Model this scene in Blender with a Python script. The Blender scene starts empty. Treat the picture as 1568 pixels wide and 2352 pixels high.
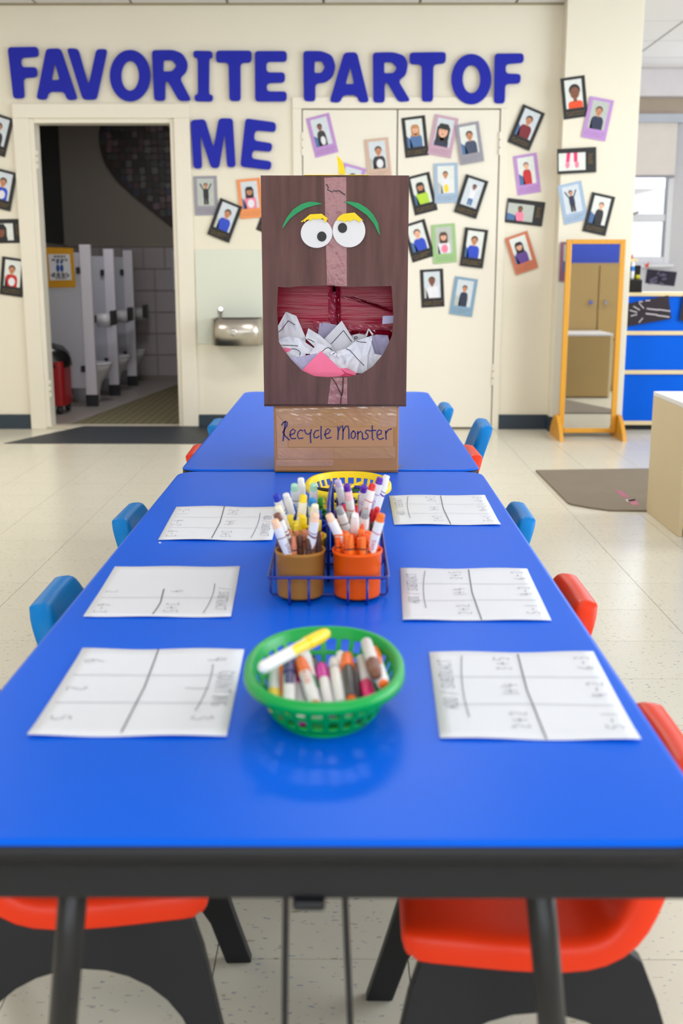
import bpy, bmesh, math, random
from mathutils import Vector, Matrix, Quaternion

random.seed(7)
scene = bpy.context.scene
COL = scene.collection

# ------------------------------------------------------------------ camera
CAM_Z = 1.067
F_PX = 2510.0
PITCH = math.radians(12.47)
YAW = math.atan(9.0 / F_PX)
cam_d = bpy.data.cameras.new('camera')
cam = bpy.data.objects.new('camera', cam_d)
COL.objects.link(cam)
cam.location = (0, 0, CAM_Z)
cam.rotation_euler = (math.pi / 2 - PITCH, 0, YAW)
cam_d.sensor_fit = 'VERTICAL'
cam_d.sensor_height = 36.0
cam_d.sensor_width = 24.0
cam_d.lens = F_PX / 2352.0 * 36.0
cam_d.clip_start = 0.05
cam_d.dof.use_dof = True
cam_d.dof.focus_distance = 2.62
cam_d.dof.aperture_fstop = 4.2
scene.camera = cam

# ------------------------------------------------------------------ view
scene.view_settings.view_transform = 'Standard'
scene.view_settings.look = 'None'
scene.view_settings.gamma = 1.0
scene.view_settings.use_curve_mapping = False
scene.view_settings.exposure = 0.35
scene.cycles.use_denoising = True
scene.cycles.max_bounces = 8
scene.cycles.diffuse_bounces = 5
scene.cycles.sample_clamp_indirect = 6.0
scene.cycles.caustics_reflective = False
scene.cycles.caustics_refractive = False

# ------------------------------------------------------------------ world: bright overcast daylight
world = bpy.data.worlds.new('daylight')
scene.world = world
world.use_nodes = True
bg = world.node_tree.nodes['Background']
bg.inputs[0].default_value = (0.88, 0.93, 1.0, 1)
bg.inputs[1].default_value = 2.0

CEIL = 2.725
RY0_ = -3.4
WALL_Y = 7.48
BACK_Y = 9.93


def area(name, loc, rot, sx, sy, power, color):
    ld = bpy.data.lights.new(name, 'AREA')
    ld.shape = 'RECTANGLE'
    ld.size, ld.size_y = sx, sy
    ld.energy = power
    ld.color = color
    o = bpy.data.objects.new(name, ld)
    COL.objects.link(o)
    o.location = loc
    o.rotation_euler = rot
    return o


# fluorescent troffers in the ceiling of the room (fixtures are built further down)
TROFFERS = [(-2.6, -1.2), (0.2, -1.2), (3.0, -1.2), (-2.6, 2.2), (0.2, 2.2), (3.0, 2.2), (-2.6, 5.2), (0.2, 5.2), (3.0, 5.2)]
for i, (tx, ty) in enumerate(TROFFERS):
    area('troffer_light', (tx, ty, CEIL - 0.03), (0, 0, 0), 1.15, 0.55, 20.0 if ty > 5 else (3.0 if ty > 0 else 10.0), (1.0, 0.97, 0.92))
area('restroom_fill', (-1.7, 8.5, CEIL - .05), (0, 0, 0), .5, .5, 11, (1.0, 0.97, 0.96))  # fill lamp added to brighten the dim restroom
# daylight entering by the windows of the right-hand wall and the alcove window
area('window_daylight', (4.85, 3.3, 1.55), (0, math.radians(90), 0), 1.5, 5.2, 122, (0.78, 0.91, 1.0))
area('rear_fill', (0.2, RY0_ + .06, 1.6), (math.radians(90), 0, 0), 6.6, 1.7, 46, (0.88, 0.95, 1.0))  # frontal fill added behind the camera, no known window there
area('alcove_daylight', (3.6, BACK_Y - 0.1, 1.5), (math.radians(-90), 0, 0), 2.4, 1.3, 28, (0.84, 0.92, 1.0))


# ------------------------------------------------------------------ pixel rays -> points on real planes
def ray(px, py):
    d = Vector(((px - 784.0) / F_PX, (1176.0 - py) / F_PX, -1.0))
    return (cam.rotation_euler.to_matrix() @ d)


CAM = Vector((0, 0, CAM_Z))


def onY(px, py, Y):
    d = ray(px, py)
    return CAM + d * (Y / d.y)


def onZ(px, py, z):
    d = ray(px, py)
    return CAM + d * ((z - CAM_Z) / d.z)


def onX(px, py, X):
    d = ray(px, py)
    return CAM + d * (X / d.x)


# ------------------------------------------------------------------ materials
def lin(c):
    r = []
    for v in c[:3]:
        v = v / 255.0
        r.append(v / 12.92 if v <= 0.04045 else ((v + 0.055) / 1.055) ** 2.4)
    return r


MATS = {}


def M(name, col, rough=0.5, spec=0.5, metal=0.0, var=0.06, scale=8.0, bump=0.0, bscale=60.0, coat=0.0, stretch=None,
      trans=0.0, emit=0.0, alpha=1.0):
    if name in MATS:
        return MATS[name]
    m = bpy.data.materials.new(name)
    m.use_nodes = True
    nt = m.node_tree
    b = nt.nodes['Principled BSDF']
    c = lin(col)
    b.inputs['Roughness'].default_value = rough
    b.inputs['Metallic'].default_value = metal
    b.inputs['Specular IOR Level'].default_value = spec
    b.inputs['Coat Weight'].default_value = coat
    b.inputs['Transmission Weight'].default_value = trans
    b.inputs['Alpha'].default_value = alpha
    tc = nt.nodes.new('ShaderNodeTexCoord')
    mp = nt.nodes.new('ShaderNodeMapping')
    nt.links.new(tc.outputs['Object'], mp.inputs[0])
    if stretch:
        mp.inputs['Scale'].default_value = stretch
    nz = nt.nodes.new('ShaderNodeTexNoise')
    nz.inputs['Scale'].default_value = scale
    nz.inputs['Detail'].default_value = 4.0
    nt.links.new(mp.outputs[0], nz.inputs['Vector'])
    mx = nt.nodes.new('ShaderNodeMix')
    mx.data_type = 'RGBA'
    mx.inputs[6].default_value = [min(1, v * (1 - var)) for v in c] + [1]
    mx.inputs[7].default_value = [min(1, v * (1 + var)) for v in c] + [1]
    nt.links.new(nz.outputs['Fac'], mx.inputs[0])
    nt.links.new(mx.outputs[2], b.inputs['Base Color'])
    if bump > 0:
        n2 = nt.nodes.new('ShaderNodeTexNoise')
        n2.inputs['Scale'].default_value = bscale
        n2.inputs['Detail'].default_value = 3.0
        nt.links.new(mp.outputs[0], n2.inputs['Vector'])
        bp = nt.nodes.new('ShaderNodeBump')
        bp.inputs['Strength'].default_value = bump
        bp.inputs['Distance'].default_value = 0.01
        nt.links.new(n2.outputs['Fac'], bp.inputs['Height'])
        nt.links.new(bp.outputs[0], b.inputs['Normal'])
    if emit > 0:
        b.inputs['Emission Color'].default_value = c + [1]
        b.inputs['Emission Strength'].default_value = emit
    MATS[name] = m
    return m


def speckle_mat(name, base, fleck1, fleck2, rough, sc=34.0):
    m = M(name, base, rough=rough, spec=0.45, var=0.035, scale=2.0)
    nt = m.node_tree
    b = nt.nodes['Principled BSDF']
    prev = b.inputs['Base Color'].links[0].from_socket
    tc = nt.nodes.new('ShaderNodeTexCoord')
    mp = nt.nodes.new('ShaderNodeMapping')
    mp.inputs['Scale'].default_value = (1.0, 2.6, 1.0)
    oi = nt.nodes.new('ShaderNodeObjectInfo')
    ad = nt.nodes.new('ShaderNodeVectorMath')
    ad.operation = 'SCALE'
    nt.links.new(oi.outputs['Location'], ad.inputs[0])
    ad.inputs['Scale'].default_value = 3.7
    ad2 = nt.nodes.new('ShaderNodeVectorMath')
    nt.links.new(tc.outputs['Object'], ad2.inputs[0])
    nt.links.new(ad.outputs[0], ad2.inputs[1])
    nt.links.new(ad2.outputs[0], mp.inputs[0])
    for k, (fc, th, s) in enumerate(((fleck1, 0.70, sc), (fleck2, 0.715, sc * 0.7))):
        n = nt.nodes.new('ShaderNodeTexNoise')
        n.inputs['Scale'].default_value = s
        n.inputs['Detail'].default_value = 1.0
        nt.links.new(mp.outputs[0], n.inputs['Vector'])
        r = nt.nodes.new('ShaderNodeMath')
        r.operation = 'GREATER_THAN'
        r.inputs[1].default_value = th
        nt.links.new(n.outputs['Fac'], r.inputs[0])
        mx = nt.nodes.new('ShaderNodeMix')
        mx.data_type = 'RGBA'
        mx.inputs[7].default_value = lin(fc) + [1]
        nt.links.new(r.outputs[0], mx.inputs[0])
        nt.links.new(prev, mx.inputs[6])
        prev = mx.outputs[2]
    nt.links.new(prev, b.inputs['Base Color'])
    return m


WALL = M('cream_wall_paint', (232, 225, 208), rough=0.55, spec=0.3, var=0.025, scale=1.5, bump=0.02, bscale=30)
TRIM = M('cream_gloss_trim', (232, 225, 210), rough=0.32, spec=0.45, var=0.03, scale=3)
DOORP = M('cream_door_paint', (233, 227, 214), rough=0.4, spec=0.4, var=0.02, scale=2)
SLATE = M('slate_vinyl_base', (42, 56, 70), rough=0.45, var=0.1)
VCT = speckle_mat('vinyl_tile_cream', (219, 214, 197), (146, 156, 170), (188, 175, 148), 0.24, 60)
GROUT = M('tile_joint', (120, 110, 92), rough=0.8)
BLUE_TOP = M('blue_laminate', (0, 98, 232), rough=0.34, spec=0.1, var=0.05, scale=5, bump=0.05, bscale=350)
BLACK_PL = M('black_plastic', (27, 28, 33), rough=0.42, spec=0.3, var=0.1)
BLACK_MT = M('black_metal', (26, 27, 31), rough=0.35, spec=0.4, var=0.1)
RED_PL = M('red_chair_plastic', (240, 58, 20), rough=0.36, spec=0.28, var=0.06, scale=12, bump=0.02, bscale=200)
BLUE_PL = M('blue_chair_plastic', (0, 128, 212), rough=0.4, spec=0.22, var=0.08, scale=14, bump=0.02, bscale=200)
CARDBOARD = M('cardboard', (176, 126, 82), rough=0.6, spec=0.3, var=0.1, scale=10, stretch=(1, 1, 6))
DARKCARD = M('brown_painted_cardboard', (96, 66, 63), rough=0.55, spec=0.3, var=0.62, scale=11, stretch=(5, 5, 0.45), bump=0.05)
LETTER = M('blue_letter_foam', (32, 40, 168), rough=0.7, spec=0.25, var=0.1, scale=60)
PAPER = M('white_paper', (228, 231, 240), rough=0.75, spec=0.2, var=0.012, scale=3)
PENCIL = M('pencil_mark', (104, 106, 124), rough=0.8)
INK = M('dark_ink', (50, 48, 66), rough=0.7)


# ------------------------------------------------------------------ mesh builder
class MB:
    def __init__(s):
        s.v, s.f, s.sm = [], [], []

    def quad(s, idx, sm=False):
        s.f.append(tuple(idx)); s.sm.append(sm)

    def add(s, vs, fs, sm=False):
        o = len(s.v)
        s.v += [tuple(p) for p in vs]
        for f in fs:
            s.f.append(tuple(i + o for i in f)); s.sm.append(sm)
        return s

    def box(s, x0, x1, y0, y1, z0, z1):
        vs = [(x0, y0, z0), (x1, y0, z0), (x1, y1, z0), (x0, y1, z0), (x0, y0, z1), (x1, y0, z1), (x1, y1, z1), (x0, y1, z1)]
        return s.add(vs, [(3, 2, 1, 0), (4, 5, 6, 7), (0, 1, 5, 4), (1, 2, 6, 5), (2, 3, 7, 6), (3, 0, 4, 7)])

    def bbox(s, x0, x1, y0, y1, z0, z1, b=0.004):
        """box with chamfered edges"""
        bm = bmesh.new()
        r = bmesh.ops.create_cube(bm, size=1.0)
        for v in bm.verts:
            v.co = Vector(((x0 + x1) / 2 + v.co.x * (x1 - x0), (y0 + y1) / 2 + v.co.y * (y1 - y0), (z0 + z1) / 2 + v.co.z * (z1 - z0)))
        bmesh.ops.bevel(bm, geom=list(bm.edges), offset=b, segments=2, profile=0.5, affect='EDGES')
        bm.verts.index_update()
        s.add([v.co[:] for v in bm.verts], [[v.index for v in f.verts] for f in bm.faces], False)
        bm.free()
        return s

    def prism(s, pts, a0, a1, axis='z', sm=False):
        """convex-ish polygon pts (2D) extruded from a0 to a1 along axis"""
        n = len(pts)

        def mk(p, a):
            return {'z': (p[0], p[1], a), 'y': (p[0], a, p[1]), 'x': (a, p[0], p[1])}[axis]
        vs = [mk(p, a0) for p in pts] + [mk(p, a1) for p in pts]
        o = len(s.v)
        s.v += vs
        s.f.append(tuple(o + i for i in range(n))[::-1]); s.sm.append(False)
        s.f.append(tuple(o + n + i for i in range(n))); s.sm.append(False)
        for i in range(n):
            j = (i + 1) % n
            s.f.append((o + i, o + j, o + n + j, o + n + i)); s.sm.append(sm)
        return s

    def tube(s, path, r, seg=8, closed=False, caps=True):
        path = [Vector(p) for p in path]
        n = len(path)
        rs = r if isinstance(r, (list, tuple)) else [r] * n
        rings = []
        up = None
        for i, p in enumerate(path):
            if closed:
                t = (path[(i + 1) % n] - path[i - 1]).normalized()
            else:
                t = (path[min(i + 1, n - 1)] - path[max(i - 1, 0)]).normalized()
            if up is None:
                up = Vector((0, 0, 1)) if abs(t.z) < 0.9 else Vector((1, 0, 0))
            a = (up - t * up.dot(t))
            if a.length < 1e-6:
                a = t.orthogonal()
            a.normalize()
            b = t.cross(a)
            up = a
            rings.append([p + (a * math.cos(k * 2 * math.pi / seg) + b * math.sin(k * 2 * math.pi / seg)) * rs[i] for k in range(seg)])
        o = len(s.v)
        for rg in rings:
            s.v += [tuple(q) for q in rg]
        m = n if closed else n - 1
        for i in range(m):
            i2 = (i + 1) % n
            for k in range(seg):
                k2 = (k + 1) % seg
                s.f.append((o + i * seg + k, o + i * seg + k2, o + i2 * seg + k2, o + i2 * seg + k)); s.sm.append(True)
        if not closed and caps:
            s.f.append(tuple(o + k for k in range(seg))[::-1]); s.sm.append(False)
            s.f.append(tuple(o + (n - 1) * seg + k for k in range(seg))); s.sm.append(False)
        return s

    def lathe(s, prof, seg=20, cx=0, cy=0, sx=1.0, sy=1.0, sm=True, cap0=True, cap1=True):
        o = len(s.v)
        for (r, z) in prof:
            for k in range(seg):
                a = 2 * math.pi * k / seg
                s.v.append((cx + r * sx * math.cos(a), cy + r * sy * math.sin(a), z))
        for i in range(len(prof) - 1):
            for k in range(seg):
                k2 = (k + 1) % seg
                s.f.append((o + i * seg + k, o + i * seg + k2, o + (i + 1) * seg + k2, o + (i + 1) * seg + k)); s.sm.append(sm)
        if cap0:
            s.f.append(tuple(o + k for k in range(seg))[::-1]); s.sm.append(False)
        if cap1:
            e = o + (len(prof) - 1) * seg
            s.f.append(tuple(e + k for k in range(seg))); s.sm.append(False)
        return s

    def ribbon(s, pts, w, normal, lift=0.0):
        """flat stroke along 3D pts lying in a plane with given normal"""
        pts = [Vector(p) for p in pts]
        N = Vector(normal).normalized()
        n = len(pts)
        o = len(s.v)
        for i, p in enumerate(pts):
            t = pts[min(i + 1, n - 1)] - pts[max(i - 1, 0)]
            if t.length < 1e-9:
                t = N.orthogonal()
            t.normalize()
            c = N.cross(t) * (w / 2)
            e = Vector((0, 0, 0))
            if i == 0:
                e = -t * w * 0.4
            elif i == n - 1:
                e = t * w * 0.4
            s.v.append(tuple(p + c + e + N * lift)); s.v.append(tuple(p - c + e + N * lift))
        for i in range(n - 1):
            s.f.append((o + 2 * i, o + 2 * i + 1, o + 2 * i + 3, o + 2 * i + 2)); s.sm.append(False)
        return s

    def mesh(s, name, off=(0, 0, 0)):
        me = bpy.data.meshes.new(name)
        me.from_pydata([(v[0] - off[0], v[1] - off[1], v[2] - off[2]) for v in s.v], [], s.f)
        me.polygons.foreach_set('use_smooth', s.sm)
        me.update()
        bm = bmesh.new(); bm.from_mesh(me)
        bmesh.ops.recalc_face_normals(bm, faces=bm.faces)
        bm.to_mesh(me); bm.free()
        return me


def tag(o, label=None, cat=None, group=None, kind=None):
    if label:
        o['label'] = label
    if cat:
        o['category'] = cat
    if group:
        o['group'] = group
    if kind:
        o['kind'] = kind
    return o


def link(name, me, mat=None, parent=None, loc=(0, 0, 0)):
    o = bpy.data.objects.new(name, me)
    COL.objects.link(o)
    o.location = loc
    if mat is not None:
        if len(me.materials) == 0:
            me.materials.append(mat)
        elif me.materials[0] != mat:
            o.material_slots[0].link = 'OBJECT'
            o.material_slots[0].material = mat
    if parent is not None:
        o.parent = parent
    return o


def wpos(o):
    p = Vector((0, 0, 0))
    while o is not None:
        p += Vector(o.location); o = o.parent
    return p


def build(name, mb, mat, parent=None, origin=None, local=False):
    """world-space mb; becomes an object whose origin is `origin` (or the parent's)"""
    if local:
        return link(name, mb.mesh(name), mat, parent)
    if parent is not None:
        return link(name, mb.mesh(name, wpos(parent)), mat, parent)
    org = Vector(origin) if origin is not None else Vector((sum(v[0] for v in mb.v) / len(mb.v), sum(v[1] for v in mb.v) / len(mb.v), min(v[2] for v in mb.v)))
    return link(name, mb.mesh(name, org), mat, None, org)


def empty(name, loc, rz=0.0):
    o = bpy.data.objects.new(name, None)
    COL.objects.link(o)
    o.empty_display_size = 0.05
    o.location = loc
    o.rotation_euler = (0, 0, rz)
    return o


def struct(name, mb, mat, label=None, cat=None):
    o = build(name, mb, mat)
    o['kind'] = 'structure'
    if label:
        tag(o, label, cat)
    return o


def solidify(o, t, off=0.0):
    m = o.modifiers.new('thickness', 'SOLIDIFY')
    m.thickness = t
    m.offset = off
    return o


def round_poly(pts, r, seg=4):
    out = []
    n = len(pts)
    for i in range(n):
        p = Vector(pts[i]); a = Vector(pts[i - 1]); b = Vector(pts[(i + 1) % n])
        da, db = (a - p), (b - p)
        ra = min(r, da.length * 0.45); rb = min(r, db.length * 0.45)
        p0 = p + da.normalized() * ra; p1 = p + db.normalized() * rb
        for k in range(seg + 1):
            t = k / seg
            out.append(tuple(p0 * (1 - t) ** 2 + p * 2 * t * (1 - t) + p1 * t * t))
    return out


def ellipse(cx, cy, rx, ry, n=40):
    return [(cx + rx * math.cos(2 * math.pi * k / n), cy + ry * math.sin(2 * math.pi * k / n)) for k in range(n)]


def shape_mesh(outlines, y_front, depth, name='shape'):
    """2D outlines (x,z), later ones holes; flat sheet facing -Y with its front at y_front; returns MB in world space"""
    cu = bpy.data.curves.new(name, 'CURVE')
    cu.dimensions = '2D'
    cu.fill_mode = 'BOTH'
    cu.extrude = depth / 2
    for pts in outlines:
        sp = cu.splines.new('POLY')
        sp.points.add(len(pts) - 1)
        for q, p in zip(sp.points, pts):
            q.co = (p[0], p[1], 0, 1)
        sp.use_cyclic_u = True
    ob = bpy.data.objects.new('tmp', cu)
    COL.objects.link(ob)
    dg = bpy.context.evaluated_depsgraph_get()
    me = bpy.data.meshes.new_from_object(ob.evaluated_get(dg))
    mb = MB()
    mb.v = [(v.co.x, y_front + depth / 2 - v.co.z, v.co.y) for v in me.vertices]
    mb.f = [tuple(p.vertices) for p in me.polygons]
    mb.sm = [False] * len(mb.f)
    bpy.data.objects.remove(ob); bpy.data.curves.remove(cu); bpy.data.meshes.remove(me)
    return mb


def pxshape(pts, Y):
    return [(q.x, q.z) for q in (onY(p[0], p[1], Y) for p in pts)]


# ------------------------------------------------------------------ one-line pen lettering
FONT = {
    'A': [[(0, 0), (.5, 1), (1, 0)], [(.2, .4), (.8, .4)]],
    'B': [[(0, 0), (0, 1), (.7, .9), (.7, .6), (0, .52), (.8, .4), (.8, .1), (0, 0)]],
    'C': [[(.9, .85), (.5, 1), (.1, .75), (.1, .25), (.5, 0), (.9, .15)]],
    'D': [[(0, 0), (0, 1), (.6, .9), (.9, .5), (.6, .1), (0, 0)]],
    'E': [[(.8, 1), (0, 1), (0, 0), (.8, 0)], [(0, .5), (.6, .5)]],
    'G': [[(.9, .85), (.5, 1), (.1, .7), (.1, .25), (.5, 0), (.9, .2), (.9, .45), (.55, .45)]],
    'I': [[(.5, 0), (.5, 1)]],
    'N': [[(0, 0), (0, 1), (.9, 0), (.9, 1)]],
    'O': [[(.5, 0), (.1, .3), (.1, .7), (.5, 1), (.9, .7), (.9, .3), (.5, 0)]],
    'R': [[(0, 0), (0, 1), (.7, .9), (.7, .6), (0, .48), (.85, 0)]],
    'S': [[(.85, .85), (.5, 1), (.15, .8), (.3, .55), (.75, .42), (.85, .18), (.5, 0), (.1, .12)]],
    'T': [[(0, 1), (1, 1)], [(.5, 1), (.5, 0)]],
    'U': [[(0, 1), (.05, .25), (.45, 0), (.85, .25), (.9, 1)]],
    '/': [[(.1, -.1), (.8, 1.1)]],
    '1': [[(.5, 1), (.5, 0)]],
    '2': [[(.1, .8), (.4, 1), (.8, .8), (.7, .5), (.1, 0), (.9, 0)]],
    '3': [[(.1, .9), (.6, 1), (.75, .75), (.35, .55), (.8, .35), (.6, 0), (.1, .08)]],
    '4': [[(.2, 1), (.1, .45), (.85, .45)], [(.7, .9), (.65, 0)]],
    '5': [[(.85, 1), (.2, 1), (.15, .6), (.6, .6), (.8, .3), (.5, 0), (.1, .08)]],
    '6': [[(.7, 1), (.25, .6), (.15, .2), (.5, 0), (.8, .2), (.6, .45), (.2, .35)]],
    '+': [[(.1, .5), (.9, .5)], [(.5, .9), (.5, .1)]],
    '-': [[(.15, .5), (.85, .5)]],
    'c': [[(.8, .55), (.45, .65), (.15, .35), (.45, 0), (.85, .1)]],
    'r': [[(.2, .65), (.2, 0)], [(.2, .4), (.5, .65), (.8, .6)]],
    'a': [[(.75, .6), (.4, .65), (.15, .3), (.4, 0), (.75, .2)], [(.78, .65), (.8, 0)]],
    'y': [[(.1, .65), (.45, .1)], [(.85, .65), (.25, -.35)]],
    'o': [[(.5, 0), (.15, .3), (.5, .65), (.85, .3), (.5, 0)]],
    'l': [[(.4, 1), (.4, 0)]],
    ' ': [],
}


def text_strokes(txt, h, adv=None, wd=None, jit=0.0, rnd=None):
    """list of 2D polylines, origin at left baseline"""
    adv = adv or h * 0.85
    wd = wd or h * 0.6
    out = []
    x = 0
    for ch in txt:
        for st in FONT.get(ch, []):
            out.append([(x + p[0] * wd + (rnd.uniform(-jit, jit) if rnd else 0), p[1] * h + (rnd.uniform(-jit, jit) if rnd else 0)) for p in st])
        x += adv * (0.55 if ch in ' I1l' else 1)
    return out, x


# ================================================================== STRUCTURE
RX0, RX1, RY0 = -4.6, 5.0, -3.4
# floor slab and vinyl tiles
fl = MB().box(RX0, RX1, RY0, 11.3, -0.08, -0.0035)
floor = struct('floor', fl, GROUT, 'cream speckled vinyl tile floor of the classroom', 'floor')
T = 0.305
X0, Y0 = -0.205, 1.54
tile = MB()
g = 0.0009
tile.box(-T / 2 + g, T / 2 - g, -T / 2 + g, T / 2 - g, -0.0035, 0.0)
tile_me = tile.mesh('tile')
tile_me.materials.append(VCT)
near, rest = [], []
for i in range(-15, 18):
    for j in range(-17, 28):
        cx, cy = X0 + (i + .5) * T, Y0 + (j + .5) * T
        if cx < RX0 + .1 or cx > RX1 - .1 or cy < RY0 + .1 or cy > BACK_Y:
            continue
        if cy > WALL_Y + .1 and cx < 1.9:
            continue
        vis = cy > 0.9 and -0.34 * cy - .2 < cx < 0.325 * cy + .2 and cy < 9.0
        if vis and -0.42 < cx - 0.0 < 0.30 and 1.9 < cy < 4.5:
            vis = False
        (near if vis else rest).append((cx, cy))
near.sort(key=lambda p: p[1])
rest += near[300:]
near = near[:300]
fw = wpos(floor)
for (cx, cy) in near:
    link('tile', tile_me, VCT, floor, (cx - fw.x, cy - fw.y, -fw.z))
mb = MB()
for (cx, cy) in rest:
    mb.box(cx - T / 2 + g, cx + T / 2 - g, cy - T / 2 + g, cy + T / 2 - g, -0.0035, 0.0)
tag(build('tile_field', mb, VCT, floor), kind='stuff')

# far wall with door and closet openings
DX0 = onY(80, 600, WALL_Y).x; DX1 = onY(408, 600, WALL_Y).x
DX0 = -2.055; DX1 = -1.115
DZ = 2.03
KX0 = -0.285; KX1 = 1.005; KZ = 2.09      # closet opening
COLX0 = 1.385; COLX1 = 1.87; COLY = 7.36
w = MB()
w.box(RX0, DX0, WALL_Y, WALL_Y + .12, 0, CEIL)
w.box(DX0, DX1, WALL_Y, WALL_Y + .12, DZ, CEIL)
w.box(DX1, KX0, WALL_Y, WALL_Y + .12, 0, CEIL)
w.box(KX0, KX1, WALL_Y, WALL_Y + .12, KZ, CEIL)
w.box(KX1, COLX0, WALL_Y, WALL_Y + .12, 0, CEIL)
w.box(KX0, KX1, WALL_Y + .10, WALL_Y + .12, 0, KZ)
struct('wall_back', w, WALL, 'cream back wall with the blue lettering', 'wall')
struct('wall_pillar', MB().bbox(COLX0, COLX1, COLY, BACK_Y - .02, 0, CEIL, .006), WALL, 'cream pillar to the right of the closet', 'pillar')
struct('wall_left', MB().box(RX0 - .12, RX0, RY0, WALL_Y + .12, 0, CEIL), WALL)
mb = MB()
mb.box(RX0 - .12, RX1 + .12, RY0 - .12, RY0, 0, .75)
mb.box(RX0 - .12, RX1 + .12, RY0 - .12, RY0, 2.45, CEIL)
for a, b in ((RX0 - .12, -3.1), (-1.0, -.7), (1.4, 1.7), (3.5, RX1 + .12)):  # openings between these piers are added for the rear fill
    mb.box(a, b, RY0 - .12, RY0, .75, 2.45)
struct('wall_rear', mb, WALL)
# right-hand wall with window openings
mb = MB()
mb.box(RX1, RX1 + .12, RY0, BACK_Y, 0, 0.85)
mb.box(RX1, RX1 + .12, RY0, BACK_Y, 2.3, CEIL)
ys = [RY0, .7, 3.1, 3.5, 5.9, BACK_Y]
for a, b in ((ys[0], ys[1]), (ys[2], ys[3]), (ys[4], ys[5])):
    mb.box(RX1, RX1 + .12, a, b, 0.85, 2.3)
struct('wall_right', mb, WALL)

# ceiling with lay-in panels
cl = MB().box(RX0, RX1, RY0, 11.3, CEIL + .012, CEIL + .1)
CEILG = M('ceiling_grid', (150, 148, 152), rough=0.6)
CEILP = M('ceiling_panel', (222, 219, 222), rough=0.85, var=0.03, scale=120)
ceiling = struct('ceiling', cl, CEILG, 'white lay-in panel ceiling with thin grid lines', 'ceiling')
C = 0.61
pm = MB().box(-C / 2 + .009, C / 2 - .009, -C / 2 + .009, C / 2 - .009, 0, .012)
pm_me = pm.mesh('ceiling_panel'); pm_me.materials.append(CEILP)
cw = wpos(ceiling)
rest = MB()
CX, CY = 2.30, 7.99
for i in range(-12, 6):
    for j in range(-20, 4):
        cx, cy = CX + (i + .5) * C, CY + (j + .5) * (0.66 if j >= 0 else C)
        if cx < RX0 or cx > RX1 or cy < RY0 or cy > BACK_Y - .1:
            continue
        if any(abs(cx - tx) < .88 and abs(cy - ty) < .58 for tx, ty in TROFFERS):
            continue
        if cx > 1.8 and cy > 6.5 and cx < 4.4:
            o = link('ceiling_panel', pm_me, CEILP, ceiling, (cx - cw.x, cy - cw.y, CEIL - cw.z))
            if j >= 0:
                o.scale = (1, 0.66 / C, 1)
        else:
            rest.box(cx - C / 2 + .009, cx + C / 2 - .009, cy - C / 2 + .009, cy + C / 2 - .009, CEIL, CEIL + .012)
tag(build('panel_field', rest, CEILP, ceiling), kind='stuff')
LAMP = M('troffer_diffuser', (255, 250, 238), rough=0.5, emit=1.0)
for i, (tx, ty) in enumerate(TROFFERS):
    f = build('ceiling_light', MB().bbox(tx - .62, tx + .62, ty - .32, ty + .32, CEIL - .02, CEIL + .012, .004), CEILG)
    tag(f, 'recessed fluorescent ceiling light ' + ['behind the camera on the left', 'behind the camera over the middle', 'behind the camera by the windows', 'left of the near blue table', 'above the near blue table', 'right of the near blue table', 'in front of the restroom door', 'above the far blue table', 'in front of the low beige shelf'][i], 'ceiling light', 'fluorescent ceiling lights')
    build('diffuser', MB().box(tx - .58, tx + .58, ty - .28, ty + .28, CEIL - .024, CEIL - .02), LAMP, f)

f = build('ceiling_light', MB().bbox(-2.0, -1.4, 8.2, 8.8, CEIL - .03, CEIL + .012, .004), CEILG)  # unseen fixture, added to go with the restroom fill
tag(f, 'added square ceiling light brightening the restroom', 'ceiling light', 'fluorescent ceiling lights')
build('diffuser', MB().box(-1.96, -1.44, 8.24, 8.76, CEIL - .034, CEIL - .03), LAMP, f)

# wall/ceiling angle trim
struct('trim_1', MB().box(RX0, COLX0, WALL_Y - .012, WALL_Y, CEIL - .012, CEIL + .01), M('ceiling_angle', (150, 140, 112), rough=.5))

# slate baseboards
struct('baseboard_left', MB().bbox(RX0, DX0 - .11, WALL_Y - .012, WALL_Y, 0, .1, .003), SLATE, 'dark slate vinyl baseboard left of the restroom door', 'baseboard')
struct('baseboard_middle', MB().bbox(DX1 + .11, KX0 - .07, WALL_Y - .012, WALL_Y, 0, .1, .003), SLATE, 'dark slate vinyl baseboard under the drinking fountain', 'baseboard')
struct('baseboard_right', MB().bbox(KX1 + .03, COLX0, WALL_Y - .012, WALL_Y, 0, .1, .003), SLATE, 'dark slate vinyl baseboard right of the closet', 'baseboard')
mb = MB().bbox(COLX0 - .012, COLX1, COLY - .012, COLY, 0, .1, .003)
mb.bbox(COLX0 - .012, COLX0, COLY, WALL_Y - .012, 0, .1, .003)
struct('baseboard_pillar', mb, SLATE, 'dark slate vinyl baseboard round the pillar foot', 'baseboard')

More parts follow.
